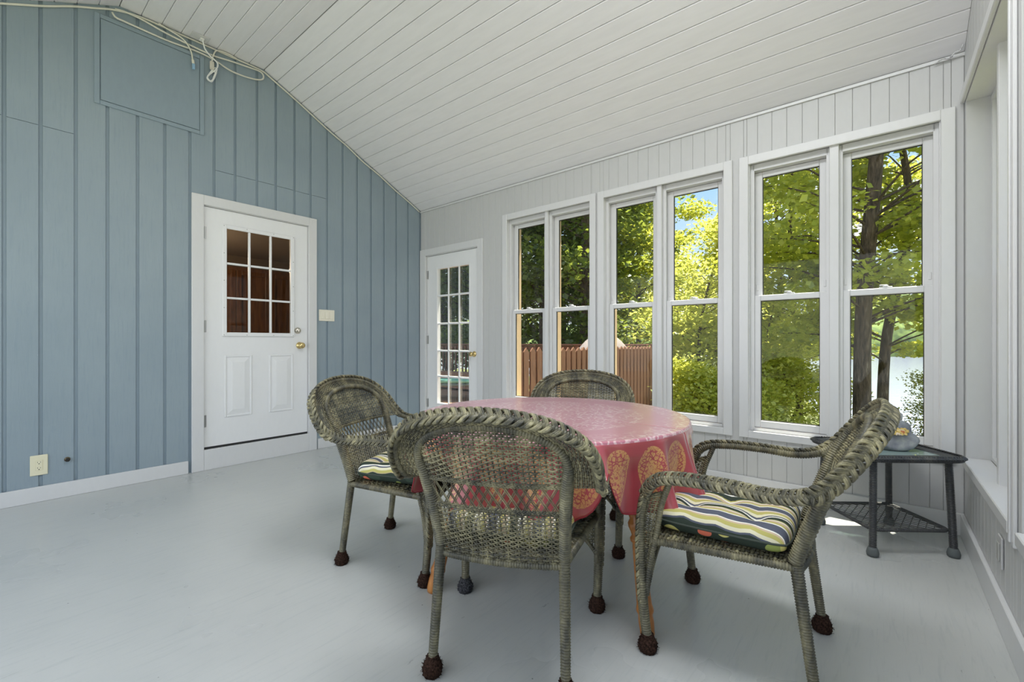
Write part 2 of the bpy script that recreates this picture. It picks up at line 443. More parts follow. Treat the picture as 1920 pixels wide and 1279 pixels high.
# ------------------------------------------------------------------ double-hung windows
def sash(name, w, z0, z1, y0, y1, st, top, bot, parent):
    m = MB(); c = .004
    m.cbox(0, st, y0, y1, z0, z1, c); m.cbox(w - st, w, y0, y1, z0, z1, c); m.cbox(st, w - st, y0, y1, z1 - top, z1, c); m.cbox(st, w - st, y0, y1, z0, z0 + bot, c)
    o = m.build(name, TRIM, parent)
    gk = MB(); t = .004; ym = (y0 + y1) / 2
    gk.box(st, st + t, ym - .004, ym + .006, z0 + bot, z1 - top); gk.box(w - st - t, w - st, ym - .004, ym + .006, z0 + bot, z1 - top)
    gk.box(st, w - st, ym - .004, ym + .006, z1 - top - t, z1 - top); gk.box(st, w - st, ym - .004, ym + .006, z0 + bot, z0 + bot + t)
    gk.build('gasket', DARKGAP, o)
    MB().box(st, w - st, ym - .001, ym + .001, z0 + bot, z1 - top).build('pane', GLASS, o)
    return o
def make_window(w, h):
    """local: x width, y outward, z up from opening bottom"""
    root = empty('window_1', kind='structure'); f = .015
    m = MB()
    for a, b in ((0, f), (w - f, w)): m.box(a, b, .035, .10, 0, h)
    m.box(f, w - f, .035, .10, 0, .02); m.box(f, w - f, .035, .10, h - .045, h)
    m.box(f, f + .008, .035, .05, 0, h); m.box(w - f - .008, w - f, .035, .05, 0, h)
    m.build('frame', TRIM, root)
    e_ = MB()
    for a, b in ((0, f), (w - f, w)): e_.box(a, b, .10, .21, 0, h)
    e_.box(f, w - f, .10, .21, 0, .03); e_.box(f, w - f, .10, .21, h - .03, h); e_.build('exterior_frame', TAN, root)
    zr = 1.39 - (WZ0 + .047)
    lo = sash('lower_sash', w - 2 * f, .022, zr + .02, .052, .084, .045, .04, .05, root); lo.location = (f, 0, 0)
    up = sash('upper_sash', w - 2 * f, zr - .018, h - .047, .088, .118, .05, .04, .034, root); up.location = (f, 0, 0)
    lk = MB(); W2 = w - 2 * f
    lk.cbox(W2 / 2 - .032, W2 / 2 + .032, .056, .082, zr + .02, zr + .028, .002); lk.lathe([(.014, 0), (.014, .006), (.009, .011)], (W2 / 2, .068, zr + .028), 12); lk.cbox(W2 / 2 - .03, W2 / 2 + .008, .06, .068, zr + .034, zr + .041, .002)
    lk.build('sash_lock', TRIM, lo)
    tl = MB()
    for x in (.012, W2 - .026): tl.cbox(x, x + .014, .084, .09, zr + .055, zr + .10, .002)
    tl.build('tilt_latch', TRIM, up)
    return root
WW = (1.095 - 2 * CAS - .04) / 2; WH = (WZ1 - .052) - (WZ0 + .047)
proto = None; nwin = 0
def place_window(loc, rz):
    global proto, nwin
    nwin += 1
    if proto is None: proto = make_window(WW, WH); o = proto
    else: o = copy_tree(proto)
    o.name = 'window_%d' % nwin; o.location = loc; o.rotation_euler = (0, 0, rz); return o
for i, (a, b) in enumerate(UNITS):
    W = b - a; off = (W - 1.095) / 2
    place_window((a + CAS + off, 0, WZ0 + .047), 0); place_window((b - CAS - off - WW, 0, WZ0 + .047), 0)
    t = empty('trim_%d' % (i + 1), kind='structure')
    MB().cbox(a, a + CAS, -.02, 0, WZ0, WZ1, .003).build('side_casing', TRIM, t)
    MB().cbox(b - CAS, b, -.02, 0, WZ0, WZ1, .003).build('side_casing', TRIM, t)
    MB().cbox(a + CAS, b - CAS, -.02, 0, WZ1 - .06, WZ1, .003).build('head_casing', TRIM, t)
    MB().cbox(a + CAS, b - CAS, -.02, 0, WZ0, WZ0 + .05, .003).build('bottom_casing', TRIM, t)
    wa, wb_ = a + CAS + off, b - CAS - off
    MB().box(a + CAS - .012, wa, 0, .15, WZ0 + .045, WZ1 - .05).box(wb_, b - CAS + .012, 0, .15, WZ0 + .045, WZ1 - .05).build('jamb', TRIM, t)
    xm = (a + b) / 2
    MB().cbox(xm - .02 - off, xm + .02 + off, .0, .15, WZ0 + .046, WZ1 - .051, .003).build('mullion', TRIM, t)
for k, (y0, y1, z0, z1) in enumerate(holesR):
    # two narrow sashes per bay like the other wall, set 9 cm into the wall
    n = 2 if k else 2
    ww = (y1 - y0 - .04) / 2
    for j in range(2):
        o = place_window((XR + .06, y1 - j * (ww + .04), z0 + .012), -PI / 2); o.scale = (ww / WW, 1, (z1 - z0 - .012) / WH)
    t = empty('trim_%d' % (4 + k), kind='structure')
    ym = (y0 + y1) / 2
    MB().cbox(XR + .04, XR + .15, ym - .02, ym + .02, z0, z1, .003).build('mullion', TRIM, t)
    MB().cbox(XR - .016, XR + .095, y0 + .001, y1 - .001, z0 - .035, z0 + .012, .004).build('window_stool', TRIM, t)
    MB().cbox(XR - .012, XR - .001, y0 - .075, y0 - .001, z0 - .06, z1 + .05, .003).build('side_casing', TRIM, t)
    MB().cbox(XR - .018, XR - .012, y0 - .045, y0 - .025, z0 - .05, z1 + .05, .002).build('casing_bead', TRIM, t)
    MB().cbox(XR - .02, XR - .0005, y0, -.02 if k == 0 else y1, z1 - .004, z1 + .05, .004).build('head_casing', TRIM, t)
    MB().box(XR - .0004, XR + .095, y0 + .001, y1 - .001, z1 - .012, z1 - .001).build('head_jamb', TRIM, t)
# cove strips where ceiling meets walls
cv = MB(); cv.box(0.001, XR, -.012, -.001, ZE - .022, ZE - .004); struct(cv.build('trim_9', TRIM))

# ------------------------------------------------------------------ door_1 (half-lite steel door in the blue wall)
d1 = empty('door_1', kind='structure')
SY0, SY1, SZ0, SZ1 = -2.286, -1.41, .19, 2.22
GY0, GY1, GZ0, GZ1 = -2.130, -1.562, 1.150, 2.075
m = MB(); xb, xf = -.052, -.008
m.box(xb, xf, SY0, GY0, SZ0, SZ1); m.box(xb, xf, GY1, SY1, SZ0, SZ1); m.box(xb, xf, GY0, GY1, SZ0, GZ0); m.box(xb, xf, GY0, GY1, GZ1, SZ1)
m.build('slab', DOORP, d1)
def ring(m, y0, y1, z0, z1, wd, x0, x1, ch=.004):
    m.cbox(x0, x1, y0, y0 + wd, z0, z1, ch); m.cbox(x0, x1, y1 - wd, y1, z0, z1, ch); m.cbox(x0, x1, y0 + wd, y1 - wd, z0, z0 + wd, ch); m.cbox(x0, x1, y0 + wd, y1 - wd, z1 - wd, z1, ch); return m
lf = ring(MB(), GY0 - .022, GY1 + .022, GZ0 - .022, GZ1 + .022, .034, -.008, .006).build('lite_frame', DOORP, d1)
ys = np.linspace(GY0 + .012, GY1 - .012, 4); zs = np.linspace(GZ0 + .012, GZ1 - .012, 4)
for k in (1, 2):
    MB().cbox(-.02, .002, ys[k] - .009, ys[k] + .009, zs[0], zs[3], .004).build('muntin', DOORP, lf)
for k in (1, 2):
    for j in range(3):
        MB().cbox(-.02, .001, ys[j] + (.009 if j else 0), ys[j + 1] - (.009 if j < 2 else 0), zs[k] - .009, zs[k] + .009, .004).build('muntin', DOORP, lf)
for j in range(3):
    for k in range(3): MB().box(-.032, -.028, ys[j], ys[j + 1], zs[k], zs[k + 1]).build('pane', GLASS, lf)
sc_ = MB()
for y in (GY0 - .01, GY1 + .01):
    for z in np.linspace(GZ0 - .01, GZ1 + .01, 5): sc_.lathe([(.004, 0), (.004, .001)], (.006, y, z), 8, (1, 0, 0))
for y in (GY0 + .17, GY1 - .17):
    for z in (GZ0 - .01, GZ1 + .01): sc_.lathe([(.004, 0), (.004, .001)], (.006, y, z), 8, (1, 0, 0))
sc_.build('screw_plug', GREYPL, lf)
for y0, y1 in ((-2.135, -1.915), (-1.769, -1.549)):
    z0, z1 = .424, .962; m = ring(MB(), y0, y1, z0, z1, .016, -.008, -.001, .003)
    a = [(-.008, y0 + .02, z0 + .02), (-.008, y1 - .02, z0 + .02), (-.008, y1 - .02, z1 - .02), (-.008, y0 + .02, z1 - .02)]
    b_ = [(.001, y0 + .062, z0 + .062), (.001, y1 - .062, z0 + .062), (.001, y1 - .062, z1 - .062), (.001, y0 + .062, z1 - .062)]
    m.add(a + b_, [(4, 5, 6, 7), (0, 1, 5, 4), (1, 2, 6, 5), (2, 3, 7, 6), (3, 0, 4, 7)])
    fixn(m.build('raised_panel', DOORP, d1))
def hinge(z, par, base, axis_y=True):
    m = MB(); n = 5
    for i in range(n): m.lathe([(.006, 0), (.0065, .002), (.0065, .017), (.006, .019)], (base[0], base[1], z - .05 + i * .02), 10)
    if axis_y: m.box(base[0] - .012, base[0] - .004, base[1] - .005, base[1] + .02, z - .05, z + .05)
    else: m.box(base[0] - .004, base[0] + .02, base[1] + .003, base[1] + .012, z - .05, z + .05)
    m.build('hinge', STEEL, par)
for z in (2.0, 1.21, .41): hinge(z, d1, (.002, SY0 - .004))
kn = MB().lathe([(.033, 0), (.033, .004), (.028, .010), (.014, .014), (.012, .034), (.02, .04), (.028, .05), (.029, .06), (.024, .07), (.012, .075)], (-.008, -1.487, 1.045), 24, (1, 0, 0)).build('door_knob', BRASS, d1, True)
MB().box(.066, .0685, -1.489, -1.485, 1.037, 1.053).build('key_slot', NICKEL, kn)
db = MB().lathe([(.031, 0), (.031, .006), (.026, .012), (.022, .022), (.02, .024)], (-.008, -1.505, 1.19), 24, (1, 0, 0)).build('deadbolt', NICKEL, d1, True)
MB().cbox(.014, .026, -1.509, -1.501, 1.176, 1.204, .003).build('thumb_turn', NICKEL, db)
MB().box(-.05, -.01, SY0, SY1, .172, .189).build('sweep', DARKGAP, d1)
jm = MB(); jm.box(-.118, -.001, DY0, SY0 - .003, 0, DZ1); jm.box(-.118, -.001, SY1 + .003, DY1, 0, DZ1); jm.box(-.118, -.001, DY0, DY1, SZ1 + .003, DZ1); jm.box(-.118, -.001, DY0, DY1, 0, .17)
jm.build('jamb', TRIM, d1)
MB().box(-.03, -.02, SY0 - .003, SY0, SZ0, SZ1).box(-.03, -.02, SY1, SY1 + .003, SZ0, SZ1).box(-.03, -.02, SY0, SY1, SZ1, SZ1 + .003).build('weatherstrip', DARKGAP, d1)
t = empty('trim_10', kind='structure')
MB().cbox(0, .021, -2.378, SY0 - .006, 0, 2.31, .003).build('side_casing', TRIM, t); MB().cbox(0, .021, SY1 + .006, -1.325, 0, 2.31, .003).build('side_casing', TRIM, t)
MB().cbox(0, .021, SY0 - .006, SY1 + .006, 2.228, 2.31, .003).build('head_casing', TRIM, t); MB().cbox(0, .0195, SY0 - .006, SY1 + .006, 0, .172, .003).build('riser_board', TRIM, t)

# ------------------------------------------------------------------ door_2 (fifteen-lite door in the window wall)
d2 = empty('door_2', kind='structure')
X0, X1, Z0, Z1 = .118, .974, .03, 2.115; gx0, gx1, gz0, gz1 = .296, .838, .35, 1.95
m = MB(); y0, y1 = .012, .056
m.box(X0, gx0, y0, y1, Z0, Z1); m.box(gx1, X1, y0, y1, Z0, Z1); m.box(gx0, gx1, y0, y1, Z0, gz0); m.box(gx0, gx1, y0, y1, gz1, Z1); m.build('slab', DOORP, d2)
m = MB(); wd = .018
m.cbox(gx0 - wd, gx0 + .004, .004, .012, gz0 - wd, gz1 + wd, .003); m.cbox(gx1 - .004, gx1 + wd, .004, .012, gz0 - wd, gz1 + wd, .003); m.cbox(gx0, gx1, .004, .012, gz0 - wd, gz0 + .004, .003); m.cbox(gx0, gx1, .004, .012, gz1 - .004, gz1 + wd, .003)
lf2 = m.build('lite_frame', DOORP, d2)
xs = [gx0, .484, .664, gx1]; zs = [gz0, .672, .975, 1.296, 1.628, gz1]
for k in (1, 2): MB().cbox(xs[k] - .010, xs[k] + .010, .012, .03, gz0, gz1, .004).build('muntin', DOORP, lf2)
for k in range(1, 5):
    for j in range(3): MB().cbox(xs[j] + (.01 if j else 0), xs[j + 1] - (.01 if j < 2 else 0), .013, .03, zs[k] - .011, zs[k] + .011, .004).build('muntin', DOORP, lf2)
for j in range(3):
    for k in range(5): MB().box(xs[j], xs[j + 1], .034, .037, zs[k], zs[k + 1]).build('pane', GLASS, lf2)
for z in (1.895, 1.107, .34): hinge(z, d2, (X0 - .004, .004), False)
MB().lathe([(.032, 0), (.032, .004), (.026, .010), (.012, .014), (.011, .034), (.02, .04), (.027, .05), (.027, .06), (.02, .068), (.01, .07)], (.912, .012, .945), 24, (0, -1, 0)).build('door_knob', BRASS, d2, True)
MB().box(.10, X0 - .003, .001, .15, 0, 2.13).box(X1 + .003, .99, .001, .15, 0, 2.13).box(.10, .99, .001, .15, Z1 + .003, 2.13).box(.10, .99, .02, .15, 0, .026).build('jamb', TRIM, d2)
MB().box(X0 - .003, X0 + .012, .07, .2, .026, Z1).box(X1 - .012, X1 + .003, .07, .2, .026, Z1).box(X0, X1, .07, .2, Z1 - .015, Z1).build('exterior_frame', TAN, d2)
t = empty('trim_11', kind='structure')
MB().cbox(.004, .107, -.02, 0, 0, 2.203, .003).build('side_casing', TRIM, t); MB().cbox(.984, 1.061, -.02, 0, 0, 2.203, .003).build('side_casing', TRIM, t); MB().cbox(.107, .984, -.02, 0, 2.125, 2.203, .003).build('head_casing', TRIM, t)

# ------------------------------------------------------------------ wall fixtures
ap = empty('access_panel', (0, 0, 0), label='flat blue grey access panel high on the blue wall', cat='access panel')
ring(MB(), -2.966, -2.287, 2.808, 3.468, .031, .001, .010, .003).build('frame', BLUEP, ap)
MB().cbox(.0012, .0085, -2.931, -2.322, 2.843, 3.433, .002).build('door_leaf', BLUEP, ap)
def plate(name, y0, y1, z0, z1, mat, label, cat, x=0.0016):
    t = empty(name, (x, (y0 + y1) / 2, (z0 + z1) / 2), label=label, cat=cat)
    h, v = (y1 - y0) / 2, (z1 - z0) / 2
    MB().cbox(0, .006, -h, h, -v, v, .003).build('cover_plate', mat, t); return t
ot = plate('wall_outlet', -3.281, -3.197, .178, .314, ALMOND, 'almond duplex outlet low on the blue siding', 'outlet')
MB().cbox(.006, .0085, -.017, .017, -.034, .034, .002).build('receptacle', ALMOND, ot)
for dz in (-.019, .019):
    MB().box(.0082, .009, -.008, -.006, dz - .002, dz + .006).box(.0082, .009, .006, .008, dz - .002, dz + .005).box(.0082, .009, -.0025, .0025, dz - .011, dz - .006).build('slot', SLOT, ot)
for dz in (-.05, .05): MB().lathe([(.003, 0), (.003, .001)], (.006, 0, dz), 8, (1, 0, 0)).build('screw', ALMOND, ot)
sw = plate('light_switch', -1.297, -1.131, 1.292, 1.408, IVORY, 'ivory triple rocker light switch beside the white half-glass door', 'light switch')
for k in (-1, 0, 1):
    MB().cbox(.006, .0075, k * .046 - .018, k * .046 + .018, -.036, .036, .001).build('switch_surround', IVORY, sw)
    MB().add([(.0075, k * .046 - .015, -.032), (.0075, k * .046 + .015, -.032), (.0135, k * .046 + .015, -.032), (.0135, k * .046 - .015, -.032), (.0075, k * .046 - .015, .032), (.0075, k * .046 + .015, .032), (.009, k * .046 + .015, .032), (.009, k * .046 - .015, .032)], [(0, 1, 2, 3), (4, 7, 6, 5), (2, 6, 7, 3), (0, 3, 7, 4), (1, 5, 6, 2), (0, 4, 5, 1)]).build('rocker', IVORY, sw)
st = empty('wall_stub', (0, -3.103, .258), label='small dark brass pipe stub poking from blue siding', cat='pipe stub')
MB().lathe([(.016, 0), (.016, .003), (.010, .004), (.010, .02)], (0, 0, 0), 14, (1, 0, 0)).build('flange', simple('aged brass', (.25, .2, .13, 1), .45, 1), st, True)
MB().lathe([(.012, .02), (.013, .022), (.013, .032), (.008, .034)], (0, 0, 0), 6, (1, 0, 0)).build('stub_cap', SLOT, st)
ro = empty('wall_outlet', (XR - .0016, -1.005, .275), label='white outlet plate on the right wall below the window sill', cat='outlet')
MB().cbox(-.006, 0, -.037, .037, -.06, .06, .003).build('cover_plate', WHITE, ro); MB().cbox(-.012, -.006, -.018, .018, -.034, .034, .002).build('receptacle', GREYPL, ro)
# ceiling box, cables
cp = empty('ceiling_plate', (.066, -2.335, ZT), .0, label='flat white junction plate on the ceiling edge above the blue wall', cat='junction plate')
MB().cbox(-.05, .05, -.062, .062, -.006, -.0005, .003).build('cover', TRIM, cp); MB().cbox(-.02, .02, .0, .03, -.02, -.006, .003).build('plug', CORDW, cp)
def cable(name, pts, r, mat, label, cat='cable', step=.015):
    t = empty(name, tuple(pts[0]), label=label, cat=cat)
    P = spline(pts, step) - np.array(pts[0]); MB().tube(P, r, 8).build('sheath', mat, t, True); return t, np.array(pts[0])
Xc = .011
P = [(Xc, y, ceil(y) - .018 + d) for y, d in ((-3.9, -.02), (-3.6, -.014), (-3.41, -.02), (-3.33, -.02), (-3.21, -.02), (-3.08, -.01), (-2.97, -.012), (-2.85, -.018), (-2.7, 0), (-2.5, 0), (-2.3, .002), (-2.1, 0), (-1.95, 0), (-1.83, -.006), (-1.75, -.008), (-1.5, -.004), (-1.2, -.012), (-1.0, -.004), (-.8, -.016), (-.6, -.004), (-.4, -.012), (-.2, -.006), (-.03, -.01))]
cable('ceiling_cable', P, .007, CABLE, 'long cream cable following the sloped ceiling edge along the blue wall')
lp = [[-2.87, 3.505], [-2.851, 3.476], [-2.801, 3.472], [-2.697, 3.470], [-2.531, 3.470], [-2.352, 3.485], [-2.225, 3.475], [-2.091, 3.438], [-1.95, 3.441], [-1.853, 3.468], [-1.828, 3.508], [-1.853, 3.543], [-1.95, 3.54], [-2.091, 3.525], [-2.225, 3.505], [-2.352, 3.505], [-2.473, 3.512], [-2.588, 3.526], [-2.697, 3.548], [-2.801, 3.552], [-2.852, 3.54]]
lt, o0 = cable('cable_loop', [(.022 + .006 * math.sin(i * .9), y, z) for i, (y, z) in enumerate(lp)], .0065, CABLE, 'looped cream cable hanging in a long oval beside the access panel')
ct, o0 = cable('coax_cable', [(.034, -2.60, 3.565), (.034, -2.543, 3.553), (.036, -2.438, 3.524), (.034, -2.389, 3.458), (.03, -2.375, 3.393)], .0055, CABLE, 'short cream cable with a clear blue connector over the access panel')
MB().lathe([(.007, 0), (.010, .006), (.010, .03), (.007, .034)], tuple(Vector((.03, -2.375, 3.397)) - Vector(o0)), 10, (0, .15, -1)).build('strain_relief', CABLE, ct, True)
MB().cbox(-.008, .008, -.010, .010, -.044, 0, .002).build('connector', CLEARB, ct).location = Vector((.03, -2.369, 3.363)) - Vector(o0)
wt, o0 = cable('extension_cord', [(.07, -2.315, 3.566), (.055, -2.305, 3.545), (.04, -2.29, 3.52), (.036, -2.251, 3.483), (.036, -2.2, 3.449), (.034, -2.205, 3.4), (.034, -2.235, 3.357), (.036, -2.272, 3.30), (.038, -2.255, 3.272), (.036, -2.228, 3.30), (.034, -2.206, 3.38), (.03, -2.22, 3.40), (.03, -2.262, 3.32), (.03, -2.272, 3.285), (.03, -2.24, 3.275), (.028, -2.222, 3.33), (.028, -2.20, 3.40)], .0058, CORDW, 'white cord bundled in a hanging knot below the ceiling plate', 'cord', .008)
MB().tube(spline([(.034, -2.225, 3.365), (.042, -2.215, 3.36), (.034, -2.205, 3.362), (.026, -2.215, 3.367), (.034, -2.225, 3.365)], .004) - np.array(o0), .004, 6).build('cord_tie', CORDW, wt, True)
at, o0 = cable('adapter_cord', [(.024, -2.05, 3.565), (.03, -2.13, 3.57), (.034, -2.206, 3.552), (.034, -2.232, 3.49), (.033, -2.238, 3.444)], .0055, CABLE, 'beige cord ending in a plug beside the hanging white cord knot', 'cord')
MB().cbox(-.012, .012, -.015, .015, -.05, .02, .005).build('plug', simple('beige plastic', srgb(214, 208, 196), .4), at).location = Vector((.033, -2.239, 3.425)) - Vector(o0)
# peeling caulk in the upper right corner
pk = empty('peeling_caulk', (4.70, -.02, 2.672), label='crumpled strip of peeling white caulk in the upper right ceiling corner', cat='caulk')
pp = spline([(-.09, 0, -.008), (-.06, -.012, .0), (-.03, -.006, -.004), (-.01, -.02, .01), (.012, -.03, .012), (.022, -.05, .03)], .004)
pr = .005 + .004 * rng.random(len(pp)); MB().tube(pp + rng.normal(0, .0015, pp.shape), pr, 6, r2=pr * .5).build('strip', TRIM, pk, True)

# ------------------------------------------------------------------ dim room behind door_1
hr = MB()
DIMW = m_paint('dim cream wall', srgb(150, 128, 104), .7); DIMF = simple('dark wood floor', srgb(70, 50, 36), .4)
struct(MB().box(-3.6, -.125, -4.2, .12, .05, .17).build('floor_house', DIMF))
struct(MB().box(-3.6, -.125, -4.2, .12, 2.46, 2.56).build('ceiling_house', m_paint('cream house ceiling', srgb(205, 186, 160), .7)))
struct(MB().box(-3.7, -3.6, -4.2, .12, .05, 2.56).build('wall_house_far', DIMW))
struct(MB().box(-3.6, -.125, .12, .2, .05, 2.56).build('wall_house_side', DIMW)); struct(MB().box(-3.6, -.125, -4.3, -4.2, .05, 2.56).build('wall_house_near', DIMW))
kc = empty('wooden_cabinet', (-3.35, -.75, .17), label='tall brown wooden cabinet seen dimly through the half-glass door', cat='cabinet')
MB().box(-.24, .2, -.75, .75, 0, 2.05).build('body', CAB, kc)
for k in range(3):
    dd = ring(MB(), -.73 + k * .49, -.25 + k * .49, .1, 2.0, .07, .2, .22).build('door', CAB, kc)
    MB().lathe([(.008, 0), (.014, .012), (.012, .02)], (.22, -.29 + k * .49, 1.0), 12, (1, 0, 0)).build('knob', BRASS, dd, True)
hl = bpy.data.lights.new('house_fill', 'POINT'); hlo = bpy.data.objects.new('house_fill', hl); COL.objects.link(hlo)
hl.energy = 14; hl.color = (1, .78, .55); hl.shadow_soft_size = .12; hlo.location = (-2.2, -2.4, 2.1)  # added warm fill for the dim room, no lamp stands there

# ------------------------------------------------------------------ wicker weaving tools
def wrapped(m, P, r, pitch=.0084, n=8, ref=None):
    """tube bound with cane: ringed surface"""
    Q = resample(np.asarray(P, float), pitch / 4); rr = np.broadcast_to(np.asarray(r, float), (len(P),)) if np.ndim(r) else np.full(len(P), r)
    d0 = np.r_[0, np.cumsum(np.linalg.norm(np.diff(np.asarray(P, float), axis=0), axis=1))]; d1 = np.linspace(0, d0[-1], len(Q))
    rq = np.interp(d1, d0, rr); k = np.arange(len(Q)) % 4
    return m.tube(Q, rq * np.choose(k, [.80, .99, 1.05, .99]), n, ref)
def weave(m, surf, rows, stakes, urange, vrange, amp=.0032, rs=.0030, rk=.0028, sub=2):
    """surf(u,v)->points; rows: v values of strands; stakes: u values; urange(v), vrange(u)"""
    e = 1e-3
    def nrm(u, v):
        a = surf(u + e, v) - surf(u - e, v); b = surf(u, v + e) - surf(u, v - e); n = np.cross(a, b)
        return n / (np.linalg.norm(n, axis=-1)[..., None] + 1e-12)
    stakes = np.asarray(stakes)
    for j, v in enumerate(rows):
        lo, hi = urange(v)
        idx = np.arange(len(stakes))[(stakes > lo) & (stakes < hi)]
        if len(idx) < 2: continue
        us = np.r_[lo, stakes[idx], hi]; ph = np.r_[0, np.where((idx + j) % 2 == 0, 1., -1.), 0]
        mid = (us[:-1] + us[1:]) / 2; u = np.empty(len(us) + len(mid)); u[0::2] = us; u[1::2] = mid
        p = np.zeros(len(u)); p[0::2] = ph
        vv = np.full(len(u), v); Nn = nrm(u, vv)
        m.tube(surf(u, vv) + Nn * (p * amp)[:, None], rs * .62, 4, r2=rs, N=Nn, cap=False)
    for u in stakes:
        lo, hi = vrange(u)
        if hi - lo < .01: continue
        v = np.linspace(lo, hi, max(3, int((hi - lo) / .03) + 2)); uu = np.full(len(v), u)
        m.tube(surf(uu, v), rk, 4, N=nrm(uu, v), cap=False)
    return m
def braid(m, P, N, a=.019, h=.010, wl=.062, rods=3, rr=.0036, off=.010, step=.005):
    """three-strand plait of several canes laid along P on side N"""
    P = np.asarray(P, float); d0 = np.r_[0, np.cumsum(np.linalg.norm(np.diff(P, axis=0), axis=1))]
    s = np.linspace(0, d0[-1], int(d0[-1] / step) + 2)
    Q = np.stack([np.interp(s, d0, P[:, k]) for k in range(3)], 1); M = np.stack([np.interp(s, d0, N[:, k]) for k in range(3)], 1)
    T = np.gradient(Q, axis=0); T /= np.linalg.norm(T, axis=1)[:, None]
    M = M - (M * T).sum(1)[:, None] * T; M /= np.linalg.norm(M, axis=1)[:, None]; B = np.cross(T, M)
    for k in range(3):
        for q in range(rods):
            ph = 2 * PI * s / wl + 2 * PI * k / 3 + (q - (rods - 1) / 2) * .42
            lat = a * np.sin(ph); up = off + h * .5 * np.sin(2 * ph)
            m.tube(Q + B * lat[:, None] + M * up[:, None], rr, 5, N=M)
    return m

# ------------------------------------------------------------------ wicker armchair (local: front +y, origin between the back feet)
OUT = np.array([(.280, .468, .03), (.284, .482, .15), (.289, .490, .30), (.293, .488, .45), (.297, .468, .55), (.302, .42, .607), (.308, .33, .625), (.312, .2, .628), (.314, .08, .624), (.317, 0, .642), (.316, -.05, .682), (.306, -.095, .742), (.272, -.135, .798), (.2, -.166, .842), (.1, -.183, .865), (0, -.188, .872)])
POST = np.array([(.205, .04, .405), (.212, .0, .53), (.224, -.045, .655), (.232, -.075, .715), (.218, -.103, .765), (.168, -.127, .805), (.09, -.141, .829), (0, -.145, .836)])
mir = lambda P: P * np.array([-1, 1, 1])
def make_chair():
    t = empty('wicker_chair')
    outc = spline(OUT, .004); postc = spline(POST, .004)
    full_out = np.vstack([outc, mir(outc)[::-1][1:]]); full_post = np.vstack([postc, mir(postc)[::-1][1:]])
    ctr = np.array([0, .16, .40])
    # back frame: posts and inner arch as one bound tube
    rr = np.interp(full_post[:, 2], [.405, .66, .74, .84], [.0215, .021, .015, .0135])
    wrapped(MB(), full_post, rr, ref=(0, 1, 0)).build('back_frame', WICK, t, True)
    # back legs
    for s in (1, -1):
        lg = spline([(s * .216, -.012, .035), (s * .212, .010, .2), (s * .206, .036, .40)], .01)
        wrapped(MB(), lg, np.linspace(.0155, .0185, len(lg))).build('leg', WICK, t, True)
    # front legs with braid, arms with braid
    zi = outc[:, 2]; yi = outc[:, 1]; i_leg = np.argmax((yi < .47) & (zi > .5)); i_arm = np.argmax((yi < .0) & (zi > .6))
    for s in (1, -1):
        q = outc if s > 0 else mir(outc)
        lg = q[:i_leg + 1]; rr = np.interp(lg[:, 2], [0, .2, .3, .56], [.0165, .0185, .017, .016])
        leg = wrapped(MB(), lg, rr).build('leg', WICK, t, True)
        bl = lg[lg[:, 2] > .17]; Nn = (bl - ctr) * np.array([.35, 1, 0])
        braid(MB(), bl, Nn, a=.016).build('leg_braid', WICK, leg, True)
        # inner upright and openwork fill
        inner = spline([(s * .278, .474, .19), (s * .280, .462, .30), (s * .284, .436, .42), (s * .289, .418, .52), (s * .297, .385, .612)], .006)
        wrapped(MB(), inner, .011).build('inner_upright', WICK, leg, True)
        zz = np.linspace(.24, .585, 46)
        outer_i = np.stack([np.interp(zz, lg[:, 2], lg[:, k]) for k in range(3)], 1); inner_i = np.stack([np.interp(zz, inner[:, 2], inner[:, k]) for k in range(3)], 1)
        sf = lambda u, v: (lambda a, b: a + (b - a) * np.asarray(u)[..., None])(np.stack([np.interp(v, zz, outer_i[:, k]) for k in range(3)], -1), np.stack([np.interp(v, zz, inner_i[:, k]) for k in range(3)], -1))
        weave(MB(), sf, np.arange(.245, .58, .0078), [.28, .5, .72], lambda v: (0, 1), lambda u: (.25, .58), .003).build('side_weave', WICK, leg, True, 'stuff')
        am = q[i_leg:i_arm + 1]; arm = wrapped(MB(), am, .016).build('arm', WICK, t, True)
        Na = (am - ctr) * np.array([1, .35, 1]); braid(MB(), am, Na, a=.022, off=.009).build('arm_braid', WICK, arm, True)
    rim = full_out[i_arm:len(full_out) - i_arm]
    ro = wrapped(MB(), rim, .0145).build('back_rim', WICK, t, True)
    Nr = (rim - np.array([0, .1, .55])) * np.array([1, 1, 1]); braid(MB(), rim, Nr, a=.024, off=.008, wl=.075, rr=.004).build('rim_braid', WICK, ro, True)
    # flared woven band between inner arch and outer rim
    ip = full_post[(full_post[:, 2] > .645)]
    a = resample(ip, .003); b = resample(rim, .003); S = np.linspace(0, 1, 240)
    A = np.stack([np.interp(S, np.linspace(0, 1, len(a)), a[:, k]) for k in range(3)], 1); Bq = np.stack([np.interp(S, np.linspace(0, 1, len(b)), b[:, k]) for k in range(3)], 1)
    def band(u, v):   # u along arch 0..1, v across 0..1
        p = np.stack([np.interp(u, S, A[:, k]) for k in range(3)], -1); q = np.stack([np.interp(u, S, Bq[:, k]) for k in range(3)], -1)
        v = np.asarray(v)[..., None]; return p + (q - p) * v
    weave(MB(), band, np.linspace(.04, .97, 13), np.linspace(.008, .992, 64), lambda v: (0, 1), lambda u: (0, 1), .003, .0034, .0024).build('rim_weave', WICK, ro, True, 'stuff')
    # back panel
    def yp(z): return np.interp(z, POST[:, 2], POST[:, 1])
    def back(x, z):
        x = np.asarray(x, float); z = np.asarray(z, float); return np.stack([x, yp(z) - .032 * (1 - (x / .23) ** 2) * np.clip((.85 - z) / .1, 0, 1), z], -1)
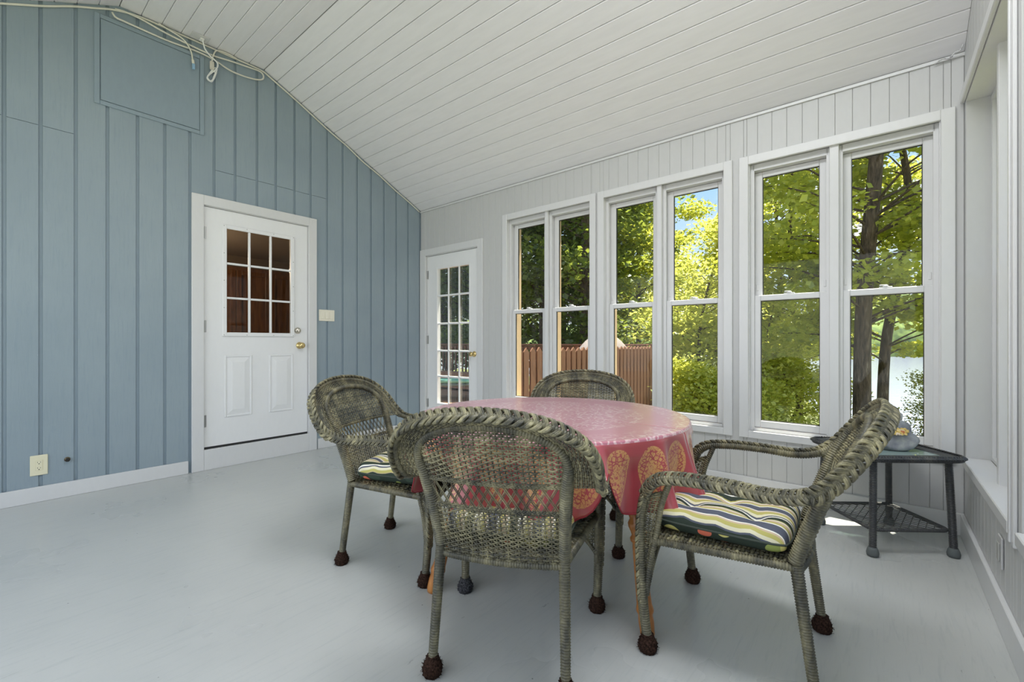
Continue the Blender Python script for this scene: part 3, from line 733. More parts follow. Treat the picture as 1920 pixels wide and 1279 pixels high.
    zmax = lambda x: float(np.interp(-abs(x), -postc[::-1][:, 0][::-1], postc[:, 2])) if False else float(np.interp(abs(x), postc[postc[:, 2] > .72][::-1, 0], postc[postc[:, 2] > .72][::-1, 2]))
    def xr(z):
        return float(np.interp(z, postc[:, 2], postc[:, 0])) - .004
    stakes = np.linspace(-.205, .205, 25)
    weave(MB(), back, np.arange(.388, .562, .0078), stakes, lambda z: (-xr(max(z, .41)), xr(max(z, .41))), lambda x: (.378, .565), .0040, .0031).build('lower_back_weave', WICK, t, True, 'stuff')
    weave(MB(), back, np.arange(.652, .83, .0078), stakes, lambda z: (-xr(z), xr(z)), lambda x: (.648, zmax(x)), .0040, .0036).build('upper_back_weave', WICK, t, True, 'stuff')
    m = MB(); sp = np.linspace(-.2, .2, 15)
    for x in sp:
        for d in (-1, 1):
            for w2 in (0, .006):
                xx = np.linspace(x, x + d * .055, 7) + w2; zz = np.linspace(.558, .655, 7)
                k = (xx > -.212) & (xx < .212)
                if k.sum() > 2: m.tube(back(xx[k], zz[k]) + np.array([0, d * .002, 0]), .0019, 4, cap=False)
    m.build('open_lattice', WICK, t, True, 'stuff')
    for z in (.562, .650):
        xx = np.linspace(-xr(z), xr(z), 50); m = MB()
        braid(m, back(xx, np.full(50, z)), np.tile([0., -1, 0], (50, 1)), a=.0045, h=.008, wl=.03, rods=1, rr=.0032, off=0); m.build('weave_border', WICK, t, True)
    # seat rails
    fr = .455
    m = MB(); xx = np.linspace(-.205, .205, 30); wrapped(m, back(xx, np.full(30, .378)) + np.array([0, .002, 0]), .0125); m.build('back_rail', WICK, t, True)
    for s in (1, -1): wrapped(MB(), [(s * .208, .03, .39), (s * .284, fr, .39)], .0135).build('seat_rail', WICK, t, True)
    wrapped(MB(), [(-.284, fr + .01, .39), (.284, fr + .01, .39)], .0135).build('front_rail', WICK, t, True)
    seat = lambda u, v: np.stack([np.asarray(u) * (.2 + .08 * (np.asarray(v) - .03) / .42), np.asarray(v), np.full(np.shape(u), .398)], -1)
    weave(MB(), seat, np.arange(.04, .46, .013), np.linspace(-.96, .96, 18), lambda v: (-1, 1), lambda u: (.03, .46), .004, .007, .004).build('seat', WICK, t, True, 'stuff')
    # arched front apron
    lowz = lambda x: .36 - .13 * (abs(x) / .275) ** 3
    ap_ = lambda u, v: np.stack([np.asarray(u, float), np.full(np.shape(u), .468) + 0 * np.asarray(v), np.asarray(v, float)], -1)
    m = MB()
    def urow(z):
        return (-.275, .275) if z > .36 else (-.275, .275)
    for sgn in (-1, 1):
        st_ = np.linspace(.02, .262, 16) * sgn; st_.sort()
        weave(m, ap_, np.arange(.235, .382, .0075), st_, (lambda z, g=sgn: tuple(sorted((g * (.275 * max(0, (.36 - z) / .13) ** (1 / 3.) if z < .36 else 0), g * .278)))), lambda x: (lowz(x), .385), .0028, .0030, .0024)
    m.build('front_apron', WICK, t, True, 'stuff')
    xx = np.linspace(-.277, .277, 60); wrapped(MB(), np.stack([xx, np.full(60, .468), .36 - .13 * (np.abs(xx) / .275) ** 3], 1), .009).build('apron_edge', WICK, t, True)
    return t
def sock_mesh(mat):
    m = MB(); prof = [(.012, 0), (.026, .001), (.030, .010), (.031, .024), (.027, .038), (.021, .048), (.0195, .056), (.020, .060), (.012, .060)]
    Z = [h for _, h in prof]; hs = np.linspace(0, .060, 26); n = 34
    rr = np.interp(hs, Z[1:-1], [r for r, _ in prof][1:-1])
    V = []
    for i, h in enumerate(hs):
        for k in range(n):
            a = 2 * PI * k / n; r = rr[i] * (1 + .06 * math.sin(k * PI + i * 1.1) + .05 * math.sin(17 * a + i)) + random.uniform(-.0016, .0022)
            V.append((r * math.cos(a), r * math.sin(a), max(0.0, h + random.uniform(-.001, .001)) if i else 0))
    F = [(i * n + k, i * n + (k + 1) % n, (i + 1) * n + (k + 1) % n, (i + 1) * n + k) for i in range(25) for k in range(n)]
    m.add(V, F + [tuple(range(n))[::-1], tuple(25 * n + k for k in range(n))])
    for _ in range(60):      # loose yarn ends
        a = random.uniform(0, 2 * PI); h = random.uniform(.003, .05); r = float(np.interp(h, hs, rr)); d = np.array([math.cos(a), math.sin(a), random.uniform(-.6, .4)])
        p = np.array([r * math.cos(a), r * math.sin(a), h]); q = p + d * .004; q2 = p + d * .007 + rng.normal(0, .002, 3); q2[2] = max(q2[2], .001); q[2] = max(q[2], .001)
        m.tube([p, q, q2], .0007, 3, cap=False)
    return m.mesh('foot_cover', mat, True)
SOCKM = sock_mesh(YARN); SOCKK = sock_mesh(YARNK)
chair0 = make_chair()
FEET = [(.216, -.012), (-.216, -.012), (.280, .468), (-.280, .468)]
for f in FEET: link('foot_cover', SOCKM, chair0, label='dark brown crocheted foot cover').location = (f[0], f[1], 0)
CH = [  # location, facing, label
    ((3.448, -2.462), (-.43, .903), 'olive wicker armchair nearest the camera, seen from behind'),
    ((2.285, -2.172), (.918, .397), 'wicker armchair left of the round table, in front of the blue wall'),
    ((4.205, -1.712), (-1, -.045), 'wicker armchair right of the table, seen side-on before the small side table'),
    ((2.935, -1.12), (.36, -.933), 'wicker armchair on the far side of the table, by the windows')]
chairs = []
for i, (p, f, lab) in enumerate(CH):
    o = chair0 if i == 0 else copy_tree(chair0)
    o.location = (p[0], p[1], 0); o.rotation_euler = (0, 0, math.atan2(-f[0], f[1])); tag(o, lab, 'chair', 'wicker armchairs around the round table'); chairs.append(o)
for c in chairs[0].children:
    if c.name.startswith('foot_cover') and c.location.x < 0 and c.location.y > .2: c.data = SOCKK; c['label'] = 'charcoal crocheted foot cover'

# ------------------------------------------------------------------ seat cushions
def m_cushion():
    m = Mat('striped cushion fabric', rough=.85, spec=.2)
    uv = m.n('ShaderNodeUVMap'); sp = m.n('ShaderNodeSeparateXYZ'); m.l(uv.outputs[0], sp.inputs[0])
    f = m.math('FRACT', m.math('MULTIPLY', m.math('ADD', sp.outputs[0], .5), 1 / .15))
    S, CR, YL, BG, DG, WH = srgb(92, 96, 110), srgb(226, 220, 190), srgb(190, 182, 110), srgb(206, 184, 158), srgb(56, 66, 58), srgb(238, 236, 226)
    st = m.ramp(f, [(0, S), (.20, WH), (.25, YL), (.33, BG), (.42, WH), (.46, YL), (.50, DG), (.66, WH), (.71, S), (.76, CR), (.84, YL), (.93, BG), (.97, WH)], True)
    st = m.mix(m.math('GREATER_THAN', m.math('ABSOLUTE', sp.outputs[0]), .242), st, DG)
    v = m.n('ShaderNodeTexVoronoi'); v.inputs['Scale'].default_value = 15; m.l(m.coord((1, 1, 1.2), rot=(0, 0, .4)), v.inputs['Vector'])
    n = m.noise(m.coord((1, 1, 1)), 13, 1)
    leaf = m.mr(v.outputs['Distance'], .40, .41, 1, 0)
    vs = m.n('ShaderNodeSeparateXYZ'); m.l(v.outputs['Color'], vs.inputs[0])
    pick = m.ramp(vs.outputs[0], [(0, srgb(62, 76, 64)), (.42, srgb(148, 160, 88)), (.66, srgb(204, 196, 120)), (.84, srgb(210, 112, 88))], True)
    fl = m.mix(leaf, srgb(48, 58, 50), pick)
    m.color(m.mix(m.math('LESS_THAN', sp.outputs[1], .5), st, fl))
    w_ = m.noise(m.coord((1, 1, 1)), 300, 2); m.bump(w_, .15, .002)
    return m.m
CUSH = m_cushion(); PIPE = simple('dark green piping', srgb(60, 68, 60), .8)
def make_cushion():
    root = empty('seat_cushion')
    n = 45; s = np.sin(np.linspace(-PI / 2, PI / 2, n)); U, Vv = np.meshgrid(s, s, indexing='ij')
    W = lambda v: .212 + .022 * (v + 1) / 2
    def corner(u, v): k = np.maximum(0, np.abs(u) ** 4 * np.abs(v) ** 4); return 1 - .07 * k
    X = U * W(Vv) * corner(U, Vv); Y = .262 + .212 * Vv * corner(U, Vv)
    tp = np.clip(1 - np.abs(U) ** 9, 0, 1) ** .42 * np.clip(1 - np.abs(Vv) ** 9, 0, 1) ** .42
    top = .046 * tp; bot = -.040 * tp
    tuft = [(-.105, .16), (.105, .16), (0, .262), (-.105, .365), (.105, .365)]
    for a, b in tuft:
        r2 = (X - a) ** 2 + (Y - b) ** 2; top -= .022 * np.exp(-r2 / .028 ** 2) + .012 * np.exp(-r2 / .07 ** 2)
    top += .010 * tp
    top -= .006 * tp * (np.exp(-((Y - .16) / .02) ** 2) + np.exp(-((Y - .365) / .02) ** 2))
    m = MB(); zc = .446
    m.grid(np.stack([X, Y, zc + top], -1)); 
    P = np.stack([X, Y, zc + bot], -1); m.grid(P[::-1])
    me = m.mesh('cushion_cover', CUSH, True)
    # arc-length along x as the stripe coordinate; second coordinate marks the floral underside
    uvl = me.uv_layers.new(name='UVMap')
    T3 = np.stack([X, Y, zc + top], -1); d = np.linalg.norm(np.diff(T3, axis=0), axis=2); arc = np.vstack([np.zeros(n), np.cumsum(d, 0)]); arc -= arc[n // 2]
    co = np.concatenate([np.stack([arc.reshape(-1), np.ones(n * n)], 1), np.stack([arc[::-1].reshape(-1), np.zeros(n * n)], 1)])
    vi = np.empty(len(me.loops), int); me.loops.foreach_get('vertex_index', vi); uvl.data.foreach_set('uv', co[vi].astype(np.float32).reshape(-1))
    o = link('cushion_cover', me, root)
    brd = np.vstack([P[:, 0], P[-1, 1:], P[::-1, -1][1:], P[0, ::-1][1:]]); brd[:, 2] = zc
    MB().tube(resample(brd, .008), .0038, 6, (0, 0, 1)).build('piping', PIPE, root, True)
    for a, b in tuft:
        m = MB(); i, j = np.unravel_index(np.argmin((X - a) ** 2 + (Y - b) ** 2), X.shape); m.lathe([(.004, 0), (.009, .002), (.008, .005), (.003, .007)], (a, b, zc + top[i, j] - .001), 10)
        m.build('tuft_button', CUSH, root, True)
    return root
cu0 = make_cushion()
CL = ['striped tufted cushion barely showing on the nearest wicker armchair', 'striped tufted cushion on the left wicker armchair, by the blue wall', 'large striped tufted cushion in full view on the right wicker armchair', 'striped tufted cushion on the far wicker armchair, hidden by the table']
for i, (p, f, _) in enumerate(CH):
    o = cu0 if i == 0 else copy_tree(cu0)
    o.location = (p[0], p[1], 0); o.rotation_euler = (0, 0, math.atan2(-f[0], f[1])); tag(o, CL[i], 'cushion', 'striped seat cushions')

# ------------------------------------------------------------------ round table and cloth
TC = np.array([3.142, -1.735]); TR = .628; TZ = .728
tb = empty('round_table', (TC[0], TC[1], 0), label='round honey oak table with turned splayed legs under the red cloth', cat='table')
MB().lathe([(TR - .02, -.028), (TR - .003, -.024), (TR, -.012), (TR - .004, -.002), (TR - .012, 0)], (0, 0, TZ), 64).build('tabletop', OAK, tb, True)
MB().lathe([(.44, .62), (.44, .70), (.42, .70), (.42, .62)], (0, 0, 0), 48).build('apron', OAK, tb)
LP = [(.022, 0), (.026, .012), (.028, .05), (.026, .075), (.030, .082), (.032, .09), (.03, .10), (.0275, .11), (.021, .30), (.019, .318), (.026, .326), (.027, .336), (.019, .346), (.022, .36), (.028, .375), (.029, .39), (.02, .405), (.024, .42), (.031, .45), (.033, .50), (.033, .70)]
for k, (p0, p1) in enumerate((((3.722, -1.945), (3.60, -1.865)), ((2.888, -2.255), (2.985, -2.08)), ((2.562, -1.525), (2.684, -1.605)), ((3.396, -1.215), (3.30, -1.39)))):
    p0 = Vector((p0[0] - TC[0], p0[1] - TC[1], 0)); p1 = Vector((p1[0] - TC[0], p1[1] - TC[1], .695))
    ax = p1 - p0; MB().lathe([(r, h * ax.length / .70) for r, h in LP], tuple(p0), 20, tuple(ax)).build('leg', OAK, tb, True)
def m_cloth():
    m = Mat('red damask tablecloth', rough=.38)
    uv = m.n('ShaderNodeUVMap'); sp = m.n('ShaderNodeSeparateXYZ'); m.l(uv.outputs[0], sp.inputs[0])   # u = angle in turns, v = distance along cloth from the centre (m)
    ob = m.coord((1, 1, 1))
    red = m.mix(m.noise(ob, 3, 3), srgb(166, 56, 66), srgb(190, 76, 84))
    def medal(n, v0, hv, su=1.0, ph=0.0):
        fu = m.math('SUBTRACT', m.math('FRACT', m.math('ADD', m.math('MULTIPLY', sp.outputs[0], n), ph)), .5)
        fv = m.math('DIVIDE', m.math('SUBTRACT', sp.outputs[1], v0), hv)
        taper = m.math('ADD', .34, m.math('MULTIPLY', fv, -.14))
        q = m.math('DIVIDE', fu, taper)
        return m.math('ADD', m.math('POWER', m.math('ABSOLUTE', q), 2.0), m.math('POWER', m.math('ABSOLUTE', fv), 2.0)), fu, fv
    gold = srgb(204, 142, 76); gold2 = srgb(226, 176, 112)
    fine = m.n('ShaderNodeTexVoronoi', feature='DISTANCE_TO_EDGE'); fine.inputs['Scale'].default_value = 62; m.l(m.coord((1, 1, 1)), fine.inputs['Vector'])
    wn = m.noise(ob, 70, 3, .6, 2.5)
    lines = m.math('MULTIPLY', m.mr(fine.outputs['Distance'], .07, .14), m.mr(wn, .36, .47))
    d, fu, fv = medal(27, .752, .1)
    inside = m.mr(d, .96, 1.0, 1, 0); edge = m.math('MULTIPLY', m.mr(d, .70, .76), inside)
    core = m.mr(d, .22, .25, 1, 0)
    gm = m.math('MAXIMUM', m.math('MULTIPLY', inside, lines), m.math('MULTIPLY', edge, m.mr(wn, .40, .50)))
    gm = m.math('MAXIMUM', gm, m.math('MULTIPLY', core, m.mr(wn, .42, .5)))
    c = m.mix(m.math('MULTIPLY', gm, .92), red, m.mix(wn, gold, gold2))
    # top: fine pale lace tracery in rings; the outermost paints in window glare
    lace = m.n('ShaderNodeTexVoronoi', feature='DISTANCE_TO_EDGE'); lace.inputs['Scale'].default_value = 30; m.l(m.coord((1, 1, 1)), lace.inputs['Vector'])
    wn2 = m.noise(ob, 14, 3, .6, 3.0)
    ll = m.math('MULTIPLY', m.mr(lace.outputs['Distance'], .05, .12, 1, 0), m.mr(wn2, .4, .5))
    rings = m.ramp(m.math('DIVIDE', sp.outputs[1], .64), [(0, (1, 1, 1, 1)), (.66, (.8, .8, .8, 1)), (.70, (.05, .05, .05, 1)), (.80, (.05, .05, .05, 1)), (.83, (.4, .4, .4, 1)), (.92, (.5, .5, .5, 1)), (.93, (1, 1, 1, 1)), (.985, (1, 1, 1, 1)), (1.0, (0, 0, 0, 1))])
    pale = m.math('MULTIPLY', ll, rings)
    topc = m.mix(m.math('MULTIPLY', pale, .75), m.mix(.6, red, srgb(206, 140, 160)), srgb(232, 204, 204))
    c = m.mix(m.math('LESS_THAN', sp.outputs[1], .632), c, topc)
    m.color(c)
    th = m.noise(m.coord((1, 1, 1)), 9, 3); m.bump(m.math('ADD', th, m.math('MULTIPLY', gm, .15)), .12, .006)
    m.b.inputs['Sheen Weight'].default_value = .25; m.b.inputs['Coat Weight'].default_value = .85; m.b.inputs['Coat Roughness'].default_value = .22
    return m.m
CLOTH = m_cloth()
def make_cloth():
    root = empty('tablecloth', (TC[0], TC[1], TZ), label='red damask tablecloth with gold paisley border draped over the round table', cat='tablecloth')
    nt_ = 320; th = np.linspace(0, 2 * PI, nt_ + 1)
    # where chair arms and front legs press the hanging cloth inwards
    push = []; lift = []; R0 = TR + .004
    for p, f, _ in CH:
        f = np.array(f); rt_ = np.array([f[1], -f[0]])
        for s in (1, -1):
            leg_r = np.hypot(*(np.array(p) + f * .488 + rt_ * s * .292 - TC))
            for yy in np.arange(.49, -.1, -.01):
                q = np.array(p) + f * yy + rt_ * s * .305 - TC; r_ = np.hypot(*q); an = math.atan2(q[1], q[0])
                if leg_r < .53:
                    if r_ > R0 - .005: lift.append(an); break
                elif yy > .40 and r_ < R0 + .09: push.append((an, r_))
    fold = .6 * np.sin(17 * th + .6) + .4 * np.sin(25 * th + 2.0 + .8 * np.sin(th)) + .25 * np.sin(7 * th + 1.1) + .28 * np.sin(41 * th + 1.0 + np.sin(3 * th))
    fold = np.sign(fold) * np.abs(fold) ** .8; fold = np.where(fold > 0, fold, .7 * fold)
    Lh = .245 + .022 * np.cos(th + .3) + .012 * np.sin(5 * th) + .008 * np.sin(13 * th + .6)
    for an in lift:
        dth = (th - an + PI) % (2 * PI) - PI; Lh = Lh * (1 - .68 * np.exp(-(dth / .085) ** 2))
    rad = np.r_[np.linspace(.0, .575, 15), .595, .612, .624]
    rows = []; uvr = []
    for r in rad: rows.append(np.stack([r * np.cos(th), r * np.sin(th), np.full(nt_ + 1, .004)], 1)); uvr.append(np.full(nt_ + 1, r))
    for a in np.linspace(0.2, PI / 2, 5): rows.append(np.stack([(R0 - .004 + .008 * math.sin(a)) * np.cos(th), (R0 - .004 + .008 * math.sin(a)) * np.sin(th), np.full(nt_ + 1, .004 - .010 * (1 - math.cos(a)))], 1)); uvr.append(np.full(nt_ + 1, .624 + .004 * a))
    for s in np.linspace(.03, 1, 26):
        L_ = Lh * s; r = R0 + .006 + (.012 + .062 * s) * s ** .5 * fold + .012 * s
        for ang, rr in push:
            if rr < R0 + .10 and True:
                dth = (th - ang + PI) % (2 * PI) - PI; wgt = np.exp(-(dth / .065) ** 2) * np.clip((L_ - .055) / .05, 0, 1)
                tgt = max(min(rr - .05, R0), .545); r = np.where(r > tgt, r + (tgt - r) * wgt, r)
        rows.append(np.stack([r * np.cos(th), r * np.sin(th), -.006 - L_], 1)); uvr.append(.632 + L_)
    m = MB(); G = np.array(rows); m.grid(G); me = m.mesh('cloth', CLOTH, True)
    uvl = me.uv_layers.new(name='UVMap'); co = np.stack([np.tile(th / (2 * PI), len(rows)), np.concatenate(uvr)], 1)
    vi = np.empty(len(me.loops), int); me.loops.foreach_get('vertex_index', vi); uvl.data.foreach_set('uv', co[vi].astype(np.float32).reshape(-1))
    o = link('cloth', me, root)
    so = o.modifiers.new('thickness', 'SOLIDIFY'); so.thickness = .0016; so.offset = 1
    MB().tube(np.array(rows[-1]), .0022, 5, (0, 0, 1), cap=False).build('hem', simple('red hem', srgb(150, 40, 52), .7), root, True)
make_cloth()

# ------------------------------------------------------------------ corner side table
sd = empty('side_table', (4.378, -.352, 0), R(-7), label='small charcoal wicker side table with glass top by the corner', cat='side table')
HD = .272
cor = [(-HD, 0), (0, -HD), (HD, 0), (0, HD)]
GREYB = simple('grey rubber foot', srgb(92, 98, 98), .7)
for c in cor:
    lg = np.array([(c[0] * 1.03, c[1] * 1.03, .035), (c[0] * .96, c[1] * .96, .475)])
    l_ = wrapped(MB(), lg, .0165).build('leg', WICKD, sd, True)
    MB().lathe([(.018, 0), (.025, .004), (.027, .018), (.023, .034), (.018, .046)], (c[0] * 1.03, c[1] * 1.03, 0), 18).build('foot_cap', GREYB, l_, True)
def rsq(h, r, n=8):
    """rounded diamond outline with half-diagonal h"""
    P = []
    cs = [np.array(c) * h / HD for c in cor]
    for i in range(4):
        a, b, c = cs[i - 1], cs[i], cs[(i + 1) % 4]; d1 = (a - b) / np.linalg.norm(a - b); d2 = (c - b) / np.linalg.norm(c - b)
        p1, p2 = b + d1 * r, b + d2 * r
        for t in np.linspace(0, 1, n): P.append((1 - t) ** 2 * p1 + 2 * t * (1 - t) * b + t * t * p2)
    P.append(P[0]); return np.array(P)
tz = .492
o3 = lambda P, z: np.c_[P, np.full(len(P), z)]
tf = wrapped(MB(), o3(rsq(.335, .07), tz), .013, ref=(0, 0, 1)).build('top_frame', WICKD, sd, True)
outl = resample(o3(rsq(.338, .07), tz + .002), .006); braid(MB(), outl, np.tile([0., 0, 1], (len(outl), 1)) + np.c_[outl[:, :2] * 2, np.zeros(len(outl))], a=.012, h=.006, wl=.04, rods=2, rr=.003, off=.010).build('edge_braid', WICKD, tf, True)
inn = rsq(.245, .03); ot_ = rsq(.333, .07)
m = MB(); Sx = np.linspace(0, 1, 150)
ia = resample(o3(inn, tz + .006), .004); oa = resample(o3(ot_, tz + .004), .004)
A_ = np.stack([np.interp(Sx, np.linspace(0, 1, len(ia)), ia[:, k]) for k in range(3)], 1); B_ = np.stack([np.interp(Sx, np.linspace(0, 1, len(oa)), oa[:, k]) for k in range(3)], 1)
for k in range(len(Sx) - 1):
    for q in (0, .5):
        a = A_[k] * (1 - q) + A_[k + 1] * q; b = B_[k] * (1 - q) + B_[k + 1] * q
        m.tube(np.stack([a, (a + b) / 2 + np.array([0, 0, .003]), b]), .0046, 5, (0, 0, 1), cap=False)
m.build('woven_border', WICKD, sd, True, 'stuff')
gp = rsq(.250, .03)[:-1]; MB().prism([tuple(p) for p in gp], 2, tz + .0, tz + .006).build('glass_top', TABGLASS, sd)
sf_ = wrapped(MB(), o3(rsq(.268, .045), .128), .0095, ref=(0, 0, 1)).build('shelf_frame', WICKD, sd, True)
m = MB()
for k in np.arange(-.24, .241, .030):
    for d in (0, 1):
        L2 = .262 - abs(k)
        if L2 > .02: m.tube([(k, -L2, .128), (k, L2, .128)] if d == 0 else [(-L2, k, .1305), (L2, k, .1305)], .0022, 5, cap=False)
m.build('shelf_lattice', WICKD, sd, True, 'stuff')

# ------------------------------------------------------------------ rock ornament
rk = empty('rock_ornament', (4.405, -.325, tz + .0065), R(25), label='grey rock-shaped ornament with a tan pebbled hollow on the side table', cat='ornament')
def rock(c, s, seed, sub=4, facets=14, j=.35):
    import bmesh
    bm = bmesh.new(); bmesh.ops.create_icosphere(bm, subdivisions=sub, radius=1); r_ = random.Random(seed)
    pl = [(Vector((r_.gauss(0, 1), r_.gauss(0, 1), r_.gauss(0, .8))).normalized(), r_.uniform(1 - j, 1)) for _ in range(facets)]
    for v in bm.verts:
        d = v.co.normalized(); k = min([1.0] + [h / max(.05, d.dot(n)) for n, h in pl if d.dot(n) > .05]); v.co = d * min(1.15, k)
        v.co = Vector((v.co.x * s[0] + c[0], v.co.y * s[1] + c[1], max(0.0, v.co.z * s[2] + c[2])))
    me = bpy.data.meshes.new('rock'); bm.to_mesh(me); bm.free(); me.polygons.foreach_set('use_smooth', np.ones(len(me.polygons), bool)); return me
def m_rock():
    m = Mat('painted grey stone', rough=.55); n = m.noise(m.coord((1, 1, 1)), 16, 5)
    m.color(m.ramp(n, [(.3, srgb(104, 106, 116)), (.55, srgb(146, 148, 150)), (.72, srgb(176, 176, 170))])); m.bump(m.noise(m.coord((1, 1, 1)), 60, 4), .25, .004); return m.m
ROCK = m_rock()
for nm, c, s, sd_ in (('base_rock', (0, 0, .045), (.135, .12, .06), 3), ('left_rock', (-.055, -.02, .085), (.075, .07, .05), 5), ('middle_rock', (.035, .035, .085), (.085, .07, .085), 8), ('cap_rock', (.03, .03, .155), (.055, .05, .032), 11)):
    me = rock(c, s, sd_); me.materials.append(ROCK); link(nm, me, rk)
PEB = Mat('tan pebbles', rough=.5); n_ = PEB.n('ShaderNodeTexVoronoi'); n_.inputs['Scale'].default_value = 55; PEB.l(PEB.coord((1, 1, 1)), n_.inputs['Vector'])
sx = PEB.n('ShaderNodeSeparateXYZ'); PEB.l(n_.outputs['Color'], sx.inputs[0]); PEB.color(PEB.ramp(sx.outputs[0], [(0, srgb(206, 176, 96)), (.4, srgb(222, 196, 130)), (.7, srgb(190, 120, 70)), (.88, srgb(226, 206, 180))], True))
m = MB()
for _ in range(70):
    a, q = random.uniform(0, 2 * PI), math.sqrt(random.random()); m.lathe([(.003, -.004), (.007, 0), (.006, .003), (.002, .005)], (.01 + .05 * q * math.cos(a), -.075 + .022 * q * math.sin(a), .098 + .015 * q * math.sin(a)), 7, (random.uniform(-.3, .3), -.5, 1))
m.build('pebble_bed', PEB.m, rk, True, 'stuff'); rk.scale = (1.0, 1.0, 1.08)

# ------------------------------------------------------------------ outdoors: deck, fences, lounger, covered grill
dk = empty('deck', kind='structure')
DKX0, DKX1, DKY1 = -5.4, 1.10, 4.86
y = .16
while y < DKY1:
    MB().cbox(DKX0, DKX1, y, y + .135, -.135, -.10, .003).build('plank', DECK, dk); y += .141
MB().box(DKX0, DKX1, .16, DKY1, -.34, -.14).build('joist_frame', DECK, dk)
def picket_mesh(w, h, d):
    return MB().prism([(-w / 2, 0), (w / 2, 0), (w / 2, h - .05), (0, h), (-w / 2, h - .05)], 0, -d / 2, d / 2)
# shadowbox picket fence running out along x = 1.03 (thickness along x, pickets spaced along y)
fe = empty('picket_fence', (1.03, .3, -.10), label='cedar shadowbox fence of pointed pickets beside the deck', cat='fence')
pk_me = fixn(picket_mesh(.098, 1.09, .018).build('picket', FENCE, fe)); pk_me.location = (.03, .05, .02)
yy = .05 + .135; 
while yy < 4.4:
    o = link('picket', pk_me.data, fe); o.location = (.03, yy, .02 + random.uniform(-.006, .006)); o.rotation_euler = (random.uniform(-.006, .006), 0, 0); yy += .135
yy = .05 + .0675
while yy < 4.4:
    o = link('picket', pk_me.data, fe); o.location = (-.03, yy, .0 + random.uniform(-.006, .006)); yy += .135
for z in (.18, .86): MB().box(-.02, .02, 0, 4.45, z, z + .085).build('rail', FENCE, fe)
for y in (0.0, 4.46):
    p = MB().cbox(-.045, .045, -.045, .045, 0, 1.12, .004); p.cbox(-.06, .06, -.06, .06, 1.12, 1.14, .004); q = p.build('post', FENCE, fe); q.location = (0, y, 0)
# deck rail at the far side (runs along x at y = 4.76)
rl = empty('deck_railing', (-5.3, 4.78, -.10), label='brown deck railing with square balusters at the far deck edge', cat='railing')
MB().cbox(0, 6.2, -.07, .07, 1.10, 1.14, .004).build('top_rail', FENCE, rl); MB().cbox(0, 6.2, -.018, .018, 1.0, 1.09, .003).build('upper_rail', FENCE, rl); MB().cbox(0, 6.2, -.018, .018, .08, .17, .003).build('lower_rail', FENCE, rl)
bl_ = MB().cbox(-.019, .019, -.019, .019, .06, 1.06, .002).build('baluster', FENCE, rl); bl_.location = (.1, -.036, 0)
x = .227
while x < 6.15: link('baluster', bl_.data, rl).location = (x, -.036, 0); x += .127
for x in (0, 1.55, 3.1, 4.65): MB().cbox(-.05, .05, -.05, .05, 0, 1.10, .004).build('post', FENCE, rl).location = (x, 0, 0)
# deck bench / step behind the lounger
bn = empty('deck_bench', (-3.9, 4.15, -.10), label='low brown plank bench along the far deck railing', cat='bench')
for k in range(3): MB().cbox(-1.3, 1.3, -.19 + k * .13, -.07 + k * .13, .40, .435, .003).build('slat', DECK, bn)
MB().cbox(-1.3, 1.3, -.19, -.16, .05, .40, .003).build('front_board', DECK, bn)
for x in (-1.2, 0, 1.2): MB().box(x - .04, x + .04, -.15, .18, 0, .40).build('leg', DECK, bn)
# resin lounger
RES = simple('grey green resin', srgb(112, 128, 116), .45); MINT = m_paint('mint cushion cloth', srgb(142, 206, 178), .8, .04)
lg_ = empty('sun_lounger', (-2.55, 2.75, -.10), R(38), label='grey resin sun lounger with mint green pad on the deck', cat='sun lounger')
for s in (-1, 1):
    MB().tube(spline([(-.95, s * .3, .33), (-.5, s * .3, .31), (.2, s * .3, .31), (.9, s * .3, .33)], .05), .03, 8, r2=.022).build('side_rail', RES, lg_, True)
    for x in (-.62, .66):
        MB().tube(spline([(x - .22, s * .29, .31), (x - .08, s * .29, .27), (x + .02, s * .29, .15), (x + .12, s * .29, .04), (x + .24, s * .29, .0)], .02), .026, 8, r2=.02).build('leg', RES, lg_, True)
        MB().tube(spline([(x + .26, s * .29, .31), (x + .13, s * .29, .26), (x + .04, s * .29, .16)], .02), .022, 8).build('leg_brace', RES, lg_, True)
for k in range(11): MB().cbox(-.9 + k * .165, -.9 + k * .165 + .13, -.3, .3, .325, .345, .004).build('slat', RES, lg_)
MB().cbox(-.88, .9, -.28, .28, .347, .41, .02).build('pad', MINT, lg_)
# covered grill
GCOV = m_paint('grey vinyl cover', srgb(150, 140, 136), .6, .08)
gc = empty('covered_grill', (.40, 3.95, -.10), R(88), label='barbecue under a sagging grey vinyl cover behind the fence', cat='grill')
n = 48; m = MB(); rows = []
for z, hx, hy in ((.02, .72, .36), (.35, .70, .35), (.9, .66, .33), (1.02, .62, .31), (1.2, .40, .22), (1.29, .26, .15), (1.31, .2, .1), (1.315, .02, .01)):
    row = []
    for k in range(n + 1):
        a = 2 * PI * k / n; cx, sx_ = math.cos(a), math.sin(a); q = 1 / max(abs(cx) ** 4 + abs(sx_) ** 4, 1e-6) ** .25
        wv = 1 + .03 * math.sin(9 * a + z * 3) * (1.3 - z)
        row.append((hx * cx * q * wv, hy * sx_ * q * wv, z))
    rows.append(row)
fixn(m.grid(np.array(rows)).build('cover', GCOV, gc, True))
m = MB(); m.tube(spline([(-.66, -.33, .96), (-.3, -.36, .93), (.1, -.36, .96), (.66, -.33, .96)], .05), .012, 6); m.build('cover_strap', SLOT, gc, True)
for s in (-1, 1): MB().lathe([(.07, -.02), (.075, 0), (.07, .02)], (s * .5, -.2, .075), 18, (0, 1, 0)).build('wheel', SLOT, gc, True)

